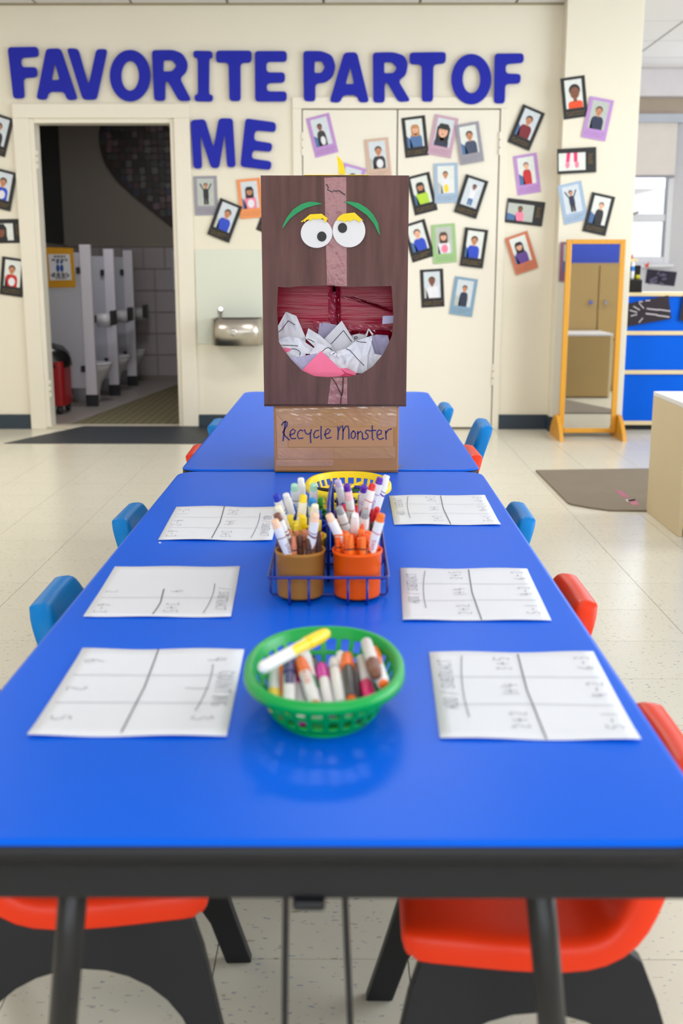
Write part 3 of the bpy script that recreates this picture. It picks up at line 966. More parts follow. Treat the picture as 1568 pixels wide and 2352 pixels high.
def figure(pr, land, hair, skin, shirt, mode, long_, extra, rr):
    """printed child figure, flat pieces on the print; coordinates local to the card"""
    x0, x1 = ((-PH / 2 - .03, PH / 2 - .03) if land else (-PW / 2, PW / 2))
    z0, z1 = ((-PW / 2 - .005, PW / 2 - .005) if land else (-PH / 2 + .022, PH / 2 + .022))
    cx = (x0 + x1) / 2 + rr.uniform(-.006, .006)

    def cl(pts):
        return [(min(max(p[0], x0), x1), min(max(p[1], z0), z1)) for p in pts]
    H = z1 - z0
    if mode == 'close':
        hz, hr = z0 + H * .56, .036
        bw, bt = .046, z0 + H * .26
    elif mode == 'bust':
        hz, hr = z0 + H * .64, .023
        bw, bt = .040, z0 + H * .46
    elif mode == 'mid':
        hz, hr = z0 + H * .68, .017
        bw, bt = .028, z0 + H * .55
    else:
        hz, hr = z0 + H * .74, .0135
        bw, bt = .018, z0 + H * .64
    if mode == 'feet':
        for s in (-1, 1):
            link('stocking', flat(cl([(cx + s * .022 - .012, z1), (cx + s * .022 + .012, z1), (cx + s * .026 + .008, z0 + .05), (cx + s * .026 - .014, z0 + .05)]), 1).mesh('stocking'), SH['magenta'], pr)
            link('shoe', flat(cl(ellipse(cx + s * .03, z0 + .035, .014, .022, 14)), 2).mesh('shoe'), SH['pink'], pr)
        return
    zb = z0 if mode != 'full' else z0 + H * .30
    hb = bt - zb
    body = cl([(cx - bw, zb), (cx + bw, zb)] + [(cx + bw * math.copysign(abs(math.cos(math.pi * t / 14)) ** .55, math.cos(math.pi * t / 14)), zb + hb * (.55 + .45 * math.sin(math.pi * t / 14))) for t in range(15)])
    link('neck', flat(cl([(cx - hr * .32, bt - hr * .2), (cx + hr * .32, bt - hr * .2), (cx + hr * .3, hz - hr * .6), (cx - hr * .3, hz - hr * .6)]), 2).mesh('neck'), skin, pr)
    if mode in ('mid', 'bust'):
        link('backdrop_item', flat(cl([(x0, z0), (cx - bw * .6, z0), (cx - bw * .9, z0 + H * .3), (x0, z0 + H * .42)]), 1).mesh('backdrop_item'), BGS['g'] if rr.random() < .5 else SH['denim'], pr)  # printed patch of background beside the child
    link('shirt', flat(body, 1).mesh('shirt'), shirt, pr)
    if mode == 'full':
        for s in (-1, 1):
            link('trouser_leg', flat(cl([(cx + s * .009 - .007, z0 + .008), (cx + s * .009 + .007, z0 + .008), (cx + s * .008 + .008, zb), (cx + s * .008 - .008, zb)]), 1).mesh('trouser_leg'), extra or SH['navy'], pr)
            link('arm', flat(cl([(cx + s * bw * .8, bt - .004), (cx + s * bw * .8, bt - .02), (cx + s * (bw + .022), bt + .028), (cx + s * (bw + .016), bt + .034)]), 2).mesh('arm'), shirt, pr)
    elif mode in ('mid', 'bust') and extra:
        link('held_thing', flat(cl(ellipse(cx + .004, zb + H * .18, bw * .55, H * .16, 14)), 4).mesh('held_thing'), extra, pr)
    if long_:
        link('hair', flat(cl([(cx - hr * 1.15, hz - hr * 1.9), (cx + hr * 1.15, hz - hr * 1.9), (cx + hr * 1.2, hz + hr * .5), (cx + hr * .7, hz + hr * 1.25), (cx - hr * .7, hz + hr * 1.25), (cx - hr * 1.2, hz + hr * .5)]), 2).mesh('hair'), hair, pr)
    else:
        link('hair', flat(cl(ellipse(cx, hz + hr * .35, hr * 1.0, hr * 1.0, 18)), 2).mesh('hair'), hair, pr)
    link('face', flat(cl(ellipse(cx, hz - hr * .15, hr * .82, hr * 1.0, 18)), 3).mesh('face'), skin, pr)
    if mode in ('close', 'bust'):
        e = MB()
        for s in (-1, 1):
            e2 = flat(cl(ellipse(cx + s * hr * .33, hz, hr * .1, hr * .08, 8)), 4)
            e.add(e2.v, e2.f)
        tag(link('eyes', e.mesh('eyes'), HAIRB, pr), kind='stuff')
        link('mouth', flat(cl(ellipse(cx, hz - hr * .55, hr * .28, hr * .07, 8)), 4).mesh('mouth'), SH['maroon'], pr)
        if long_:
            link('fringe', flat(cl([(cx - hr * .8, hz + hr * .25), (cx + hr * .8, hz + hr * .25), (cx + hr * .6, hz + hr * .9), (cx - hr * .6, hz + hr * .9)]), 4).mesh('fringe'), hair, pr)


s0, s1, s2 = SKIN
CARDS = [
    # cx, cy, clockwise deg, colour, landscape, bg, hair, skin, shirt, mode, long, extra, label, plane
    (953, 314, -7, 'black', 0, 'w', HAIRL, s0, 'denim', 'bust', 1, None, 'black photo card of a fair-haired child in denim, top row on closet door'),
    (1017, 313, 10.5, 'mauve', 0, 'c', HAIRB, s0, 'navy', 'close', 1, None, 'mauve photo card with close-up face and black fringe on closet door'),
    (1078, 329, -9.8, 'grey', 0, 'w', HAIRB, s1, 'stripe', 'bust', 0, None, 'grey photo card of a child in striped navy jumper on closet door'),
    (969, 445, -14, 'black', 0, 'w', HAIRB, s1, 'lime', 'bust', 1, None, 'black photo card of a child in lime-green top on closet door'),
    (1024, 420.6, -2.5, 'blue', 0, 'w', HAIRB, s1, 'white', 'mid', 0, 'yellow', 'pale blue photo card of a child holding something yellow'),
    (1081.6, 451.5, 17.5, 'black', 0, 'c', HAIRB, s2, 'white', 'full', 0, 'denim', 'tilted black photo card of a standing child in white top and jeans'),
    (961, 553, -17, 'black', 0, 'w', HAIRN, s0, 'blue', 'bust', 0, None, 'black photo card of a child in blue, partly behind the brown box'),
    (1019.6, 559.5, -4.7, 'green', 0, 'g', HAIRN, s0, 'white', 'bust', 1, 'pink', 'green photo card of a long-haired child on closet door'),
    (1088, 569.4, 7, 'black', 0, 'w', HAIRB, s1, 'blue', 'bust', 0, None, 'black photo card of a child in royal blue shirt, third row right'),
    (992.3, 662, -3.4, 'black', 0, 'c', HAIRN, s2, 'white', 'bust', 0, None, 'lowest black photo card on the closet door'),
    (1064, 681.4, 8, 'steel', 0, 'c', SH['navy'], s1, 'navy', 'mid', 0, None, 'steel-blue photo card of a hooded child, lowest on closet door'),
    (1208, 293, 22, 'black', 0, 'c', HAIRB, s1, 'maroon', 'bust', 0, None, 'strongly tilted black photo card right of the closet, topmost'),
    (1210, 400, -9, 'purple', 0, 'w', HAIRN, s0, 'red', 'mid', 0, None, 'purple photo card of a child with red thing, right of closet'),
    (1205, 487.5, 6.5, 'black', 1, 'g', HAIRN, s2, 'pink', 'mid', 0, None, 'sideways black photo card of a child with arms out, right of closet'),
    (1197.5, 581, -19, 'rust', 0, 'w', HAIRB, s0, 'violet', 'bust', 1, None, 'rust-orange photo card lowest on the wall right of closet'),
    (1318, 224, -7.7, 'black', 0, 'w', HAIRB, s2, 'orange', 'close', 0, None, 'black photo card of a child in orange shirt on the pillar'),
    (1372, 273, 10, 'purple', 0, 'g', HAIRN, s1, 'navy', 'bust', 0, None, 'purple photo card of a child in dark striped top on the pillar'),
    (1324, 369, -3, 'black', 1, 'w', HAIRB, s1, 'pink', 'feet', 0, None, 'sideways black photo card showing pink stockings and shoes'),
    (1315, 465.7, -13, 'blue', 0, 'c', HAIRB, s1, 'navy', 'full', 0, 'black', 'pale blue photo card of a standing child on the pillar'),
    (1374.6, 491.6, 12, 'black', 0, 'w', HAIRN, s0, 'black', 'mid', 0, None, 'black photo card of a child in dark jacket, lowest black on pillar'),
    (1312, 601, 0, 'plum', 0, 'g', HAIRN, s1, 'navy', 'bust', 0, None, 'plum photo card half hidden behind the standing mirror'),
    (739.7, 311, -14, 'purple', 0, 'c', HAIRB, s2, 'black', 'mid', 0, 'white', 'purple photo card topmost on the left closet door'),
    (868, 364, -6, 'tan', 0, 'c', HAIRB, s1, 'black', 'bust', 0, 'white', 'tan photo card above the brown box on the left closet door'),
    (803, 425, 15, 'purple', 0, 'c', HAIRB, s1, 'green' if 0 else 'denim', 'bust', 0, None, 'purple photo card peeping out behind the yellow horn'),
    (472.3, 449.7, -1, 'grey', 0, 'g', HAIRB, s1, 'black', 'full', 0, 'black', 'grey photo card of a child with raised arms under the M'),
    (574.5, 455.8, -5, 'orange', 0, 'c', HAIRB, s1, 'pink', 'bust', 1, 'white', 'orange photo card left of the brown box'),
    (515.8, 506.4, 22, 'black', 0, 'c', HAIRB, s1, 'blue', 'bust', 0, None, 'tilted black photo card of a child in blue above the drinking fountain'),
    (628, 496, 22, 'black', 0, 'c', HAIRB, s1, 'black', 'bust', 0, None, 'black photo card almost hidden behind the brown box on the left'),
    (-5, 309, 17.5, 'black', 0, 'c', HAIRB, s1, 'black', 'bust', 0, None, 'topmost black photo card at the left picture edge'),
    (4.6, 435, 14, 'black', 0, 'c', HAIRB, s1, 'blue', 'bust', 0, 'white', 'second black photo card from the top at the left edge'),
    (11, 531, -1, 'black', 1, 'w', HAIRB, s2, 'black', 'close', 1, None, 'sideways black photo card with face close-up at the left edge'),
    (28.5, 636, 8, 'black', 0, 'w', HAIRB, s1, 'red', 'bust', 0, 'white', 'lowest black photo card left of the restroom door'),
]
for i, (cx, cy, ang, colr, land, bgk, hair, skin, shirt, mode, long_, extra, lab) in enumerate(CARDS):
    plane = COLY - .003 if cx > 1270 else WALL_Y - .008
    if 1140 < cx < 1270 or cx < 690:
        plane = WALL_Y - .003
    if 1150 > cx > 1100 or 660 < cx < 700:
        plane = WALL_Y - .016
    plane -= .0045 * (i % 3)
    q = onY(cx, cy, plane)
    o = link('photo_card', card_l if land else card_p, CC[colr], None, q)
    o.rotation_euler = (0, math.radians(ang), 0)
    tag(o, lab, 'photo card', 'photo cards on the wall')
    pr = link('print', prt_l if land else prt_p, BGS[bgk], o)
    rr = random.Random(i)
    ex = SH[extra] if isinstance(extra, str) else extra
    figure(pr, land, hair, skin, SH[shirt], mode, long_, ex, rr)
    cp = link('caption', (CAPL[i % 2] if land else CAPS[i % 4]), GOLD if colr == 'black' else GREYWR, o,
              ((.093, -.0016, .035) if land else (0, -.0016, -ch_ / 2 + .036)))
    tag(cp, kind='stuff')

# ================================================================== DRINKING FOUNTAIN
STEEL = M('brushed_steel', (196, 190, 180), rough=.28, metal=1.0, var=.06, scale=40, stretch=(1, 1, 20))
CHROME = M('chrome', (225, 225, 228), rough=.08, metal=1.0, var=.0)
SPL = M('splash_panel', (216, 220, 206), rough=.35, var=.015)
a = onY(441, 573, WALL_Y); b2 = onY(604, 790, WALL_Y)
struct('trim_4', MB().bbox(DX1 + .112, KX0 - .065, WALL_Y - .006, WALL_Y, b2.z, a.z, .002), SPL, 'pale green splash panel behind the drinking fountain', 'panel')
fx0 = onY(489, 760, WALL_Y - .1).x; fx1 = onY(604, 760, WALL_Y - .1).x
fz1 = onY(540, 733, WALL_Y - .25).z; fz0 = onY(540, 795, WALL_Y - .25).z
fc = (fx0 + fx1) / 2; fwid = (fx1 - fx0) / 2
ft = empty('drinking_fountain', (fc, WALL_Y - .006, fz0)); tag(ft, 'stainless steel drinking fountain on the wall left of the box', 'drinking fountain')


def bowl_ring(k, inset=0.0):
    pts = [(fc - fwid + inset, WALL_Y - .008)]
    for t in range(17):
        u = -1 + 2 * t / 16
        pts.append((fc + u * (fwid - inset), WALL_Y - .17 + inset - (.075) * math.sqrt(max(0, 1 - (abs(u) ** 2.6)))))
    pts.append((fc + fwid - inset, WALL_Y - .008))
    return pts


outer, inner = bowl_ring(0), bowl_ring(0, .012)
mb = MB()
n = len(outer)
vs = [(p[0], p[1], fz0) for p in outer] + [(p[0], p[1], fz1) for p in outer] + [(p[0], p[1], fz1) for p in inner] + [(p[0], p[1], fz1 - .05) for p in inner]
fs = []
for k in range(n):
    k2 = (k + 1) % n
    fs += [(k, k2, n + k2, n + k), (n + k, n + k2, 2 * n + k2, 2 * n + k), (2 * n + k, 2 * n + k2, 3 * n + k2, 3 * n + k)]
fs += [tuple(range(n))[::-1], tuple(range(3 * n, 4 * n))]
mb.add(vs, fs)
mb.sm = [len(f) == 4 for f in mb.f]
build('basin', mb, STEEL, ft)
q = onY(505, 732, WALL_Y - .12)
build('bubbler', MB().tube([(q.x, q.y, fz1 - .05), (q.x, q.y, fz1 + .015), (q.x, q.y, fz1 + .035), (q.x + .004, q.y - .01, fz1 + .055), (q.x + .01, q.y - .03, fz1 + .062)], [.014, .012, .018, .019, .011], 14), CHROME, ft)
q = onY(537, 763, WALL_Y - .25)
build('push_button', MB().tube([(q.x, WALL_Y - .252, q.z), (q.x, WALL_Y - .262, q.z), (q.x, WALL_Y - .268, q.z)], [.026, .025, .016], 18), CHROME, ft)

# ================================================================== FLOOR MIRROR
OAK = M('honey_wood', (214, 152, 44), rough=.4, var=.12, scale=14, stretch=(6, 6, .6))
MIR = M('mirror_glass', (225, 226, 226), rough=.015, metal=1.0, var=.0)
my = 7.1
mx0 = 1.392; mx1 = 1.765; mz1 = onY(1360, 550, my).z
fm = empty('standing_mirror', ((mx0 + mx1) / 2, my, 0)); tag(fm, 'tall honey-wood framed standing mirror before the pillar', 'mirror')
fwd = .034
build('stile', MB().bbox(mx0, mx0 + fwd, my - .012, my + .012, .03, mz1, .004), OAK, fm)
build('stile', MB().bbox(mx1 - fwd, mx1, my - .012, my + .012, .03, mz1, .004), OAK, fm)
build('rail', MB().bbox(mx0 + fwd, mx1 - fwd, my - .012, my + .012, .03, .06, .004), OAK, fm)
build('rail', MB().bbox(mx0 + fwd, mx1 - fwd, my - .012, my + .012, mz1 - .028, mz1, .004), OAK, fm)
build('mirror_plate', MB().box(mx0 + .02, mx1 - .02, my - .002, my + .004, .045, mz1 - .015), MIR, fm)
foot = [(my - .2, 0), (my + .16, 0), (my + .15, .05), (my + .06, .13), (my + .01, .15), (my - .05, .145), (my - .12, .1), (my - .18, .04)]
for xa in (mx0 - .026, mx1 + .002):
    build('foot', MB().prism(foot, xa, xa + .024, 'x'), OAK, fm)

# ================================================================== BLUE STORAGE SHELF (seen from the back), alcove side
TAN = M('pale_maple', (222, 202, 158), rough=.45, var=.05, scale=8)
BLUEPAN = M('blue_panel', (0, 92, 216), rough=.5, spec=.1, var=.05, scale=6)
sy0 = 7.42
sx0 = onY(1404, 985, sy0).x + .0; sx1 = sx0 + 1.15
zt = onY(1480, 672, sy0).z; z1a = onY(1480, 765, sy0).z; z2a = onY(1480, 855, sy0).z
sf = empty('storage_shelf', (sx0 + .55, sy0 + .2, 0)); tag(sf, 'blue-backed maple storage shelf right of the mirror', 'shelf')
build('side_panel', MB().bbox(sx0, sx0 + .022, sy0, sy0 + .4, .02, zt - .024, .003), TAN, sf)
build('side_panel', MB().bbox(sx1 - .022, sx1, sy0, sy0 + .4, .02, zt - .024, .003), TAN, sf)
build('top_board', MB().bbox(sx0 - .004, sx1 + .004, sy0 - .006, sy0 + .4, zt - .024, zt, .003), TAN, sf)
for z in (z1a, z2a, .05):
    build('shelf_board', MB().bbox(sx0 + .022, sx1 - .022, sy0 - .002, sy0 + .39, z - .014, z + .014, .003), TAN, sf)
zz = [.064, z2a - .014, z2a + .014, z1a - .014, z1a + .014, zt - .024]
for k in range(3):
    build('back_panel', MB().box(sx0 + .022, sx1 - .022, sy0 + .012, sy0 + .02, zz[2 * k], zz[2 * k + 1]), BLUEPAN, sf)
build('plinth', MB().box(sx0 + .03, sx1 - .03, sy0 + .03, sy0 + .36, 0, .036), BLACK_PL, sf)

# black hand-bone pictures
BONE = M('cotton_bone', (196, 190, 196), rough=.8)
BONE2 = M('dim_bone', (112, 106, 134), rough=.8)


def sheet_px(pts, Y, lab, mat, bones, bw, bmat, name='bone_picture'):
    o = build(name, shape_mesh([pxshape(pts, Y)], Y - .002, .0015), mat)
    tag(o, lab, 'picture', 'hand bone pictures')
    for (a_, b_, w_) in bones:
        p0, p1 = onY(a_[0], a_[1], Y - .004), onY(b_[0], b_[1], Y - .004)
        build('bone', MB().tube([p0, p0.lerp(p1, .12), p0.lerp(p1, .88), p1], [w_ * 1.2, w_, w_, w_ * 1.2], 8), bmat, o)
    return o


Z = 9.333


def zc(x, y):
    return (1400 + x / Z, 560 + y / Z)


B1 = M('black_construction', (38, 28, 36), rough=.75)
sheet_px([zc(270, 1305), zc(1255, 1105), zc(1315, 1605), zc(330, 1780)], sy0 - .0075, 'black paper with white bone hand taped to the blue shelf', B1,
         [(zc(500, 1340), zc(640, 1420), .004), (zc(620, 1270), zc(725, 1385), .004), (zc(425, 1425), zc(580, 1470), .004), (zc(445, 1550), zc(580, 1515), .004), (zc(620, 1690), zc(705, 1590), .004),
          (zc(785, 1390), zc(1040, 1420), .0045), (zc(1040, 1410), zc(1290, 1445), .0045), (zc(760, 1495), zc(1010, 1525), .0045), (zc(1010, 1535), zc(1270, 1570), .0045), (zc(620, 1245), zc(700, 1240), .004), (zc(760, 1220), zc(860, 1215), .004)], .005, BONE)
sheet_px([zc(1575, 1105), zc(2100, 1180), zc(2040, 1720), zc(1490, 1640)], sy0 - .0075, 'black paper at the right picture edge on the blue shelf', B1, [(zc(1650, 1300), zc(1750, 1400), .004), (zc(1800, 1400), zc(2000, 1450), .004), (zc(1800, 1500), zc(2000, 1560), .004)], .005, BONE)
# white cupboard wall under the far window carries the other picture
sheet_px([zc(800, 540), zc(1440, 605), zc(1380, 910), zc(755, 840)], BACK_Y - .003, 'dark purple picture of grey bones under the far window', M('dark_purple_paper', (48, 42, 62), rough=.75),
         [(zc(1060, 590), zc(1020, 660), .01), (zc(1060, 690), zc(1150, 640), .01), (zc(1120, 690), zc(1200, 660), .01), (zc(1110, 760), zc(1210, 745), .01), (zc(850, 790), zc(1010, 715), .011), (zc(840, 840), zc(1010, 800), .011), (zc(1060, 830), zc(1140, 870), .01)], .01, BONE2)
# small orange paper fish on the sill
fsx = [zc(735, 450), zc(780, 440), zc(840, 385), zc(830, 470), zc(815, 525), zc(775, 490)]
tag(build('paper_fish', shape_mesh([pxshape(fsx, BACK_Y - .065)], BACK_Y - .066, .002), M('orange_paper', (226, 84, 40), rough=.7)), 'small orange paper shape on the far window sill', 'decoration')

# black desk organizer on the shelf
oy = sy0 + .12
q0 = onY(1420, 668, oy); q1 = onY(1470, 668, oy)
GLB = M('glossy_black', (20, 20, 24), rough=.15, var=.2)
og = empty('desk_organizer', ((q0.x + q1.x) / 2, oy, zt)); tag(og, 'glossy black desk organizer with supplies on the blue shelf', 'organizer')
ox0, ox1 = q0.x, q1.x
build('body', MB().bbox(ox0, ox1, oy - .06, oy + .08, zt, zt + .085, .008), GLB, og)
build('tower', MB().bbox(ox0 + .005, ox0 + .06, oy - .04, oy + .08, zt + .085, zt + .2, .008), GLB, og)
build('tower', MB().bbox(ox0 + .098, ox1 - .002, oy - .01, oy + .08, zt + .085, zt + .178, .008), GLB, og)
build('tray', MB().bbox(ox0 + .062, ox0 + .096, oy + .01, oy + .08, zt + .085, zt + .15, .004), GLB, og)
t = build('tape_roll', MB().tube([(ox1 - .045, oy - .035, zt + .101), (ox1 - .02, oy - .035, zt + .101)], .015, 16), M('yellow_tape', (196, 186, 30), rough=.4))
tag(t, 'yellow tape roll on the black desk organizer', 'tape')
t = build('glue_bottle', MB().lathe([(.014, zt + .087), (.015, zt + .1), (.014, zt + .19), (.006, zt + .2), (.005, zt + .21)], 14, ox0 + .079, oy - .025), M('glue_white', (226, 226, 232), rough=.3))
build('label', MB().lathe([(.0154, zt + .14), (.0154, zt + .17)], 14, ox0 + .079, oy - .025, cap0=False, cap1=False), M('label_blue', (30, 120, 210), rough=.5), t)
tag(t, 'white glue bottle with blue label in the organizer', 'bottle')
t = build('wooden_block', MB().bbox(ox0 + .04, ox0 + .11, oy - .03, oy - .0, zt + .2, zt + .222, .003), TAN)
tag(t, 'small pale wooden block on top of the organizer', 'block')
t = build('orange_cone', MB().lathe([(.007, zt + .222), (.006, zt + .235), (.002, zt + .25)], 10, ox0 + .075, oy - .015), M('orange_cap', (226, 84, 40), rough=.5))
tag(t, 'tiny orange cone on the wooden block', 'cone')

TANC = M('tan_cupboard', (176, 146, 92), rough=.45, var=.05)
# ================================================================== LOW BEIGE SHELF at the right edge
BEI = M('beige_laminate', (214, 196, 158), rough=.5, var=.03, scale=5)
bx0 = 1.362; by0 = 4.36; by1 = 4.84; bzt = .545
ls_ = empty('low_shelf', (bx0 + .45, (by0 + by1) / 2, 0)); tag(ls_, 'low beige shelf with blue back at the right picture edge', 'shelf')
build('side_panel', MB().bbox(bx0, bx0 + .02, by0, by1, .0, bzt - .02, .003), BEI, ls_)
build('side_panel', MB().bbox(bx0 + .88, bx0 + .9, by0, by1, .0, bzt - .02, .003), BEI, ls_)
build('top_board', MB().bbox(bx0, bx0 + .9, by0, by1, bzt - .02, bzt, .003), M('white_laminate', (232, 230, 232), rough=.4), ls_)
build('back_panel', MB().box(bx0 + .02, bx0 + .88, by0 + .014, by0 + .02, .06, bzt - .02), BLUEPAN, ls_)
build('bottom_rail', MB().bbox(bx0 + .02, bx0 + .88, by0 + .0, by0 + .02, .03, .06, .003), TAN, ls_)
build('bottom_board', MB().box(bx0 + .02, bx0 + .88, by0 + .02, by1 - .02, .03, .045), BEI, ls_)
for k in range(2):
    d_ = build('door', MB().bbox(bx0 + .022 + k * .43, bx0 + .45 + k * .43, by1 - .016, by1, .01, bzt - .022, .003), TANC, ls_)
    build('knob', MB().tube([(bx0 + .40 + k * .1, by1, .3), (bx0 + .40 + k * .1, by1 + .02, .3)], .014, 12), CHROME, d_)

# tall tan cupboard out of the frame, seen in the mirror
TANC = M('tan_cupboard', (176, 146, 92), rough=.45, var=.05)
tx0, tx1, ty0, ty1, tz = 1.55, 2.32, 3.75, 4.32, 1.13
tc_ = empty('tall_cupboard', ((tx0 + tx1) / 2 + .45, (ty0 + ty1) / 2, 0)); tag(tc_, 'tall tan cupboard reflected in the standing mirror', 'cupboard')
TX = .30
build('carcass', MB().bbox(tx0 + TX, tx1 + TX, ty0, ty1, 0, tz, .004), TANC, tc_)
for a_, b_ in ((.05, .45), (.47, tz - .02)):
    for k in range(2):
        xa = tx0 + TX + .01 + k * .38
        d_ = build('door', MB().bbox(xa, xa + .37, ty1, ty1 + .018, a_, b_, .003), TANC, tc_)
        build('knob', MB().tube([(xa + (.31 if k == 0 else .06), ty1 + .018, (a_ + b_) / 2), (xa + (.31 if k == 0 else .06), ty1 + .04, (a_ + b_) / 2)], .016, 12), CHROME, d_)
t = build('storage_tub', MB().prism(round_poly([(tx0 + TX + .05, ty0 + .08), (tx1 + TX - .05, ty0 + .08), (tx1 + TX - .05, ty1 - .05), (tx0 + TX + .05, ty1 - .05)], .08), tz, tz + .22, 'z'), M('blue_tub', (40, 70, 190), rough=.35))
tag(t, 'blue plastic storage tub on top of the tan cupboard', 'tub')
build('lid', MB().prism(round_poly([(tx0 + TX + .03, ty0 + .06), (tx1 + TX - .03, ty0 + .06), (tx1 + TX - .03, ty1 - .03), (tx0 + TX + .03, ty1 - .03)], .08), tz + .22, tz + .25, 'z'), M('white_lid', (222, 224, 230), rough=.4), t)

# grey entrance rug
rp_ = [onZ(*p_, 0) for p_ in ((1230, 1083), (1500, 1079), (1700, 1079), (1700, 1178), (1485, 1176), (1400, 1175), (1355, 1169), (1312, 1161), (1303, 1157))]
RUG = M('grey_brown_rug', (128, 116, 100), rough=.9, var=.12, scale=6, bump=.3, bscale=200)
rug = build('floor_rug', MB().prism([(p_.x, p_.y) for p_ in rp_][::-1], 0, .009), RUG)
tag(rug, 'grey-brown floor rug beside the low beige shelf', 'rug')
for (pts, nm, c) in (([(1410, 1125), (1428, 1128), (1446, 1143), (1430, 1142)], 'pink', (168, 100, 120)), ([(1440, 1148), (1458, 1146), (1468, 1160), (1452, 1160)], 'rose', (176, 110, 128)), ([(1436, 1147), (1458, 1146), (1459, 1150), (1440, 1152)], 'white', (210, 200, 200))):
    pq = [onZ(*p_, .0095) for p_ in pts]
    build('stain', MB().prism([(p_.x, p_.y) for p_ in pq][::-1], .0088, .0096), M('rug_mark_' + nm, c, rough=.9), rug)

# ================================================================== TABLES
TCX = -0.038
HW = .381
TZ = .571


def rrect(x0, x1, y0, y1, r, seg=6):
    out = []
    for cx, cy, a0 in ((x1 - r, y1 - r, 0), (x0 + r, y1 - r, 90), (x0 + r, y0 + r, 180), (x1 - r, y0 + r, 270)):
        for k in range(seg + 1):
            a = math.radians(a0 + 90 * k / seg)
            out.append((cx + r * math.cos(a), cy + r * math.sin(a)))
    return out


def table(y0, y1, zt, lab, ya_=.09):
    r = empty('activity_table', (TCX, (y0 + y1) / 2, 0)); tag(r, lab, 'table', 'blue activity tables')
    x0, x1 = TCX - HW, TCX + HW
    mb = MB()
    prof = [(.004, zt - .004), (0.0012, zt - .001), (-.003, zt)]
    rings = [[(p[0], p[1], z) for p in rrect(x0 - e + .003, x1 + e - .003, y0 - e + .003, y1 + e - .003, .05)] for e, z in prof]
    n_ = len(rings[0])
    mb.v = [p for rg in rings for p in rg]
    for i in range(len(rings) - 1):
        for k in range(n_):
            k2 = (k + 1) % n_
            mb.quad((i * n_ + k, i * n_ + k2, (i + 1) * n_ + k2, (i + 1) * n_ + k), True)
    mb.quad(tuple((len(rings) - 1) * n_ + k for k in range(n_)))
    mb.quad(tuple(range(n_))[::-1])
    build('tabletop', mb, BLUE_TOP, r)
    build('edge_band', MB().prism(rrect(x0, x1, y0, y1, .05), zt - .024, zt - .004, 'z', True), BLACK_PL, r)
    ap = .012
    for (a, b, c, d) in ((x0 + ap, x1 - ap, y0 + ap, y0 + ap + .022), (x0 + ap, x1 - ap, y1 - ap - .022, y1 - ap), (x0 + ap, x0 + ap + .022, y0 + ap + .022, y1 - ap - .022), (x1 - ap - .022, x1 - ap, y0 + ap + .022, y1 - ap - .022)):
        build('apron_rail', MB().bbox(a, b, c, d, zt - .066, zt - .024, .006), BLACK_PL, r)
    for sx in (-1, 1):
        for yy, sy in ((y0 + ya_, -1), (y1 - .335, 1)):
            xt = TCX + sx * .222
            xb = TCX + sx * .285
            l_ = build('leg', MB().tube([(xt, yy, zt - .03), (xt + (xb - xt) * .55, yy + sy * .012, zt * .42)], .0145, 16).tube([(xt + (xb - xt) * .5, yy + sy * .011, zt * .46), (xb, yy + sy * .022, .012)], .0118, 14), BLACK_MT, r)
            build('foot_glide', MB().lathe([(.015, 0), (.017, .004), (.014, .014)], 14, xb, yy + sy * .022), BLACK_PL, l_)
    return r


t1 = table(.885, 2.722, TZ, 'near blue laminate table with black edge in the foreground')
t2 = table(2.726, 4.555, TZ + .003, 'far blue laminate table behind the cardboard boxes', .30)
# bent wire hook bracket under the near edge
wx0, wx1, wy = -.060, .000, 1.0
wz = TZ - .075
mb = MB().tube([(wx0 - .004, wy - .03, .012), (wx0 - .003, wy - .02, .25), (wx0, wy, wz - .05), (wx0 + .004, wy + .004, wz - .024), (wx0 + .014, wy + .01, wz - .002), (wx0 + .022, wy + .012, wz + .02)], .0034, 8)
mb.tube([(wx1 + .012, wy - .03, .012), (wx1 + .008, wy - .02, .25), (wx1, wy, wz - .05), (wx1 - .004, wy + .004, wz - .024), (wx1 - .014, wy + .01, wz - .002), (wx1 - .022, wy + .012, wz + .02)], .0034, 8)
mb.tube([(wx0 - .004, wy - .03, .006), (wx1 + .012, wy - .03, .006)], .005, 8)
mb.tube([(wx0 + .02, wy + .012, wz + .018), (wx1 - .02, wy + .012, wz + .018)], .0034, 8)
build('wire_support', mb, BLACK_MT, t1)
build('mounting_lug', MB().bbox(wx0 + .012, wx1 - .018, wy - .11, wy - .085, wz + .002, wz + .012, .003), BLACK_PL, t1)

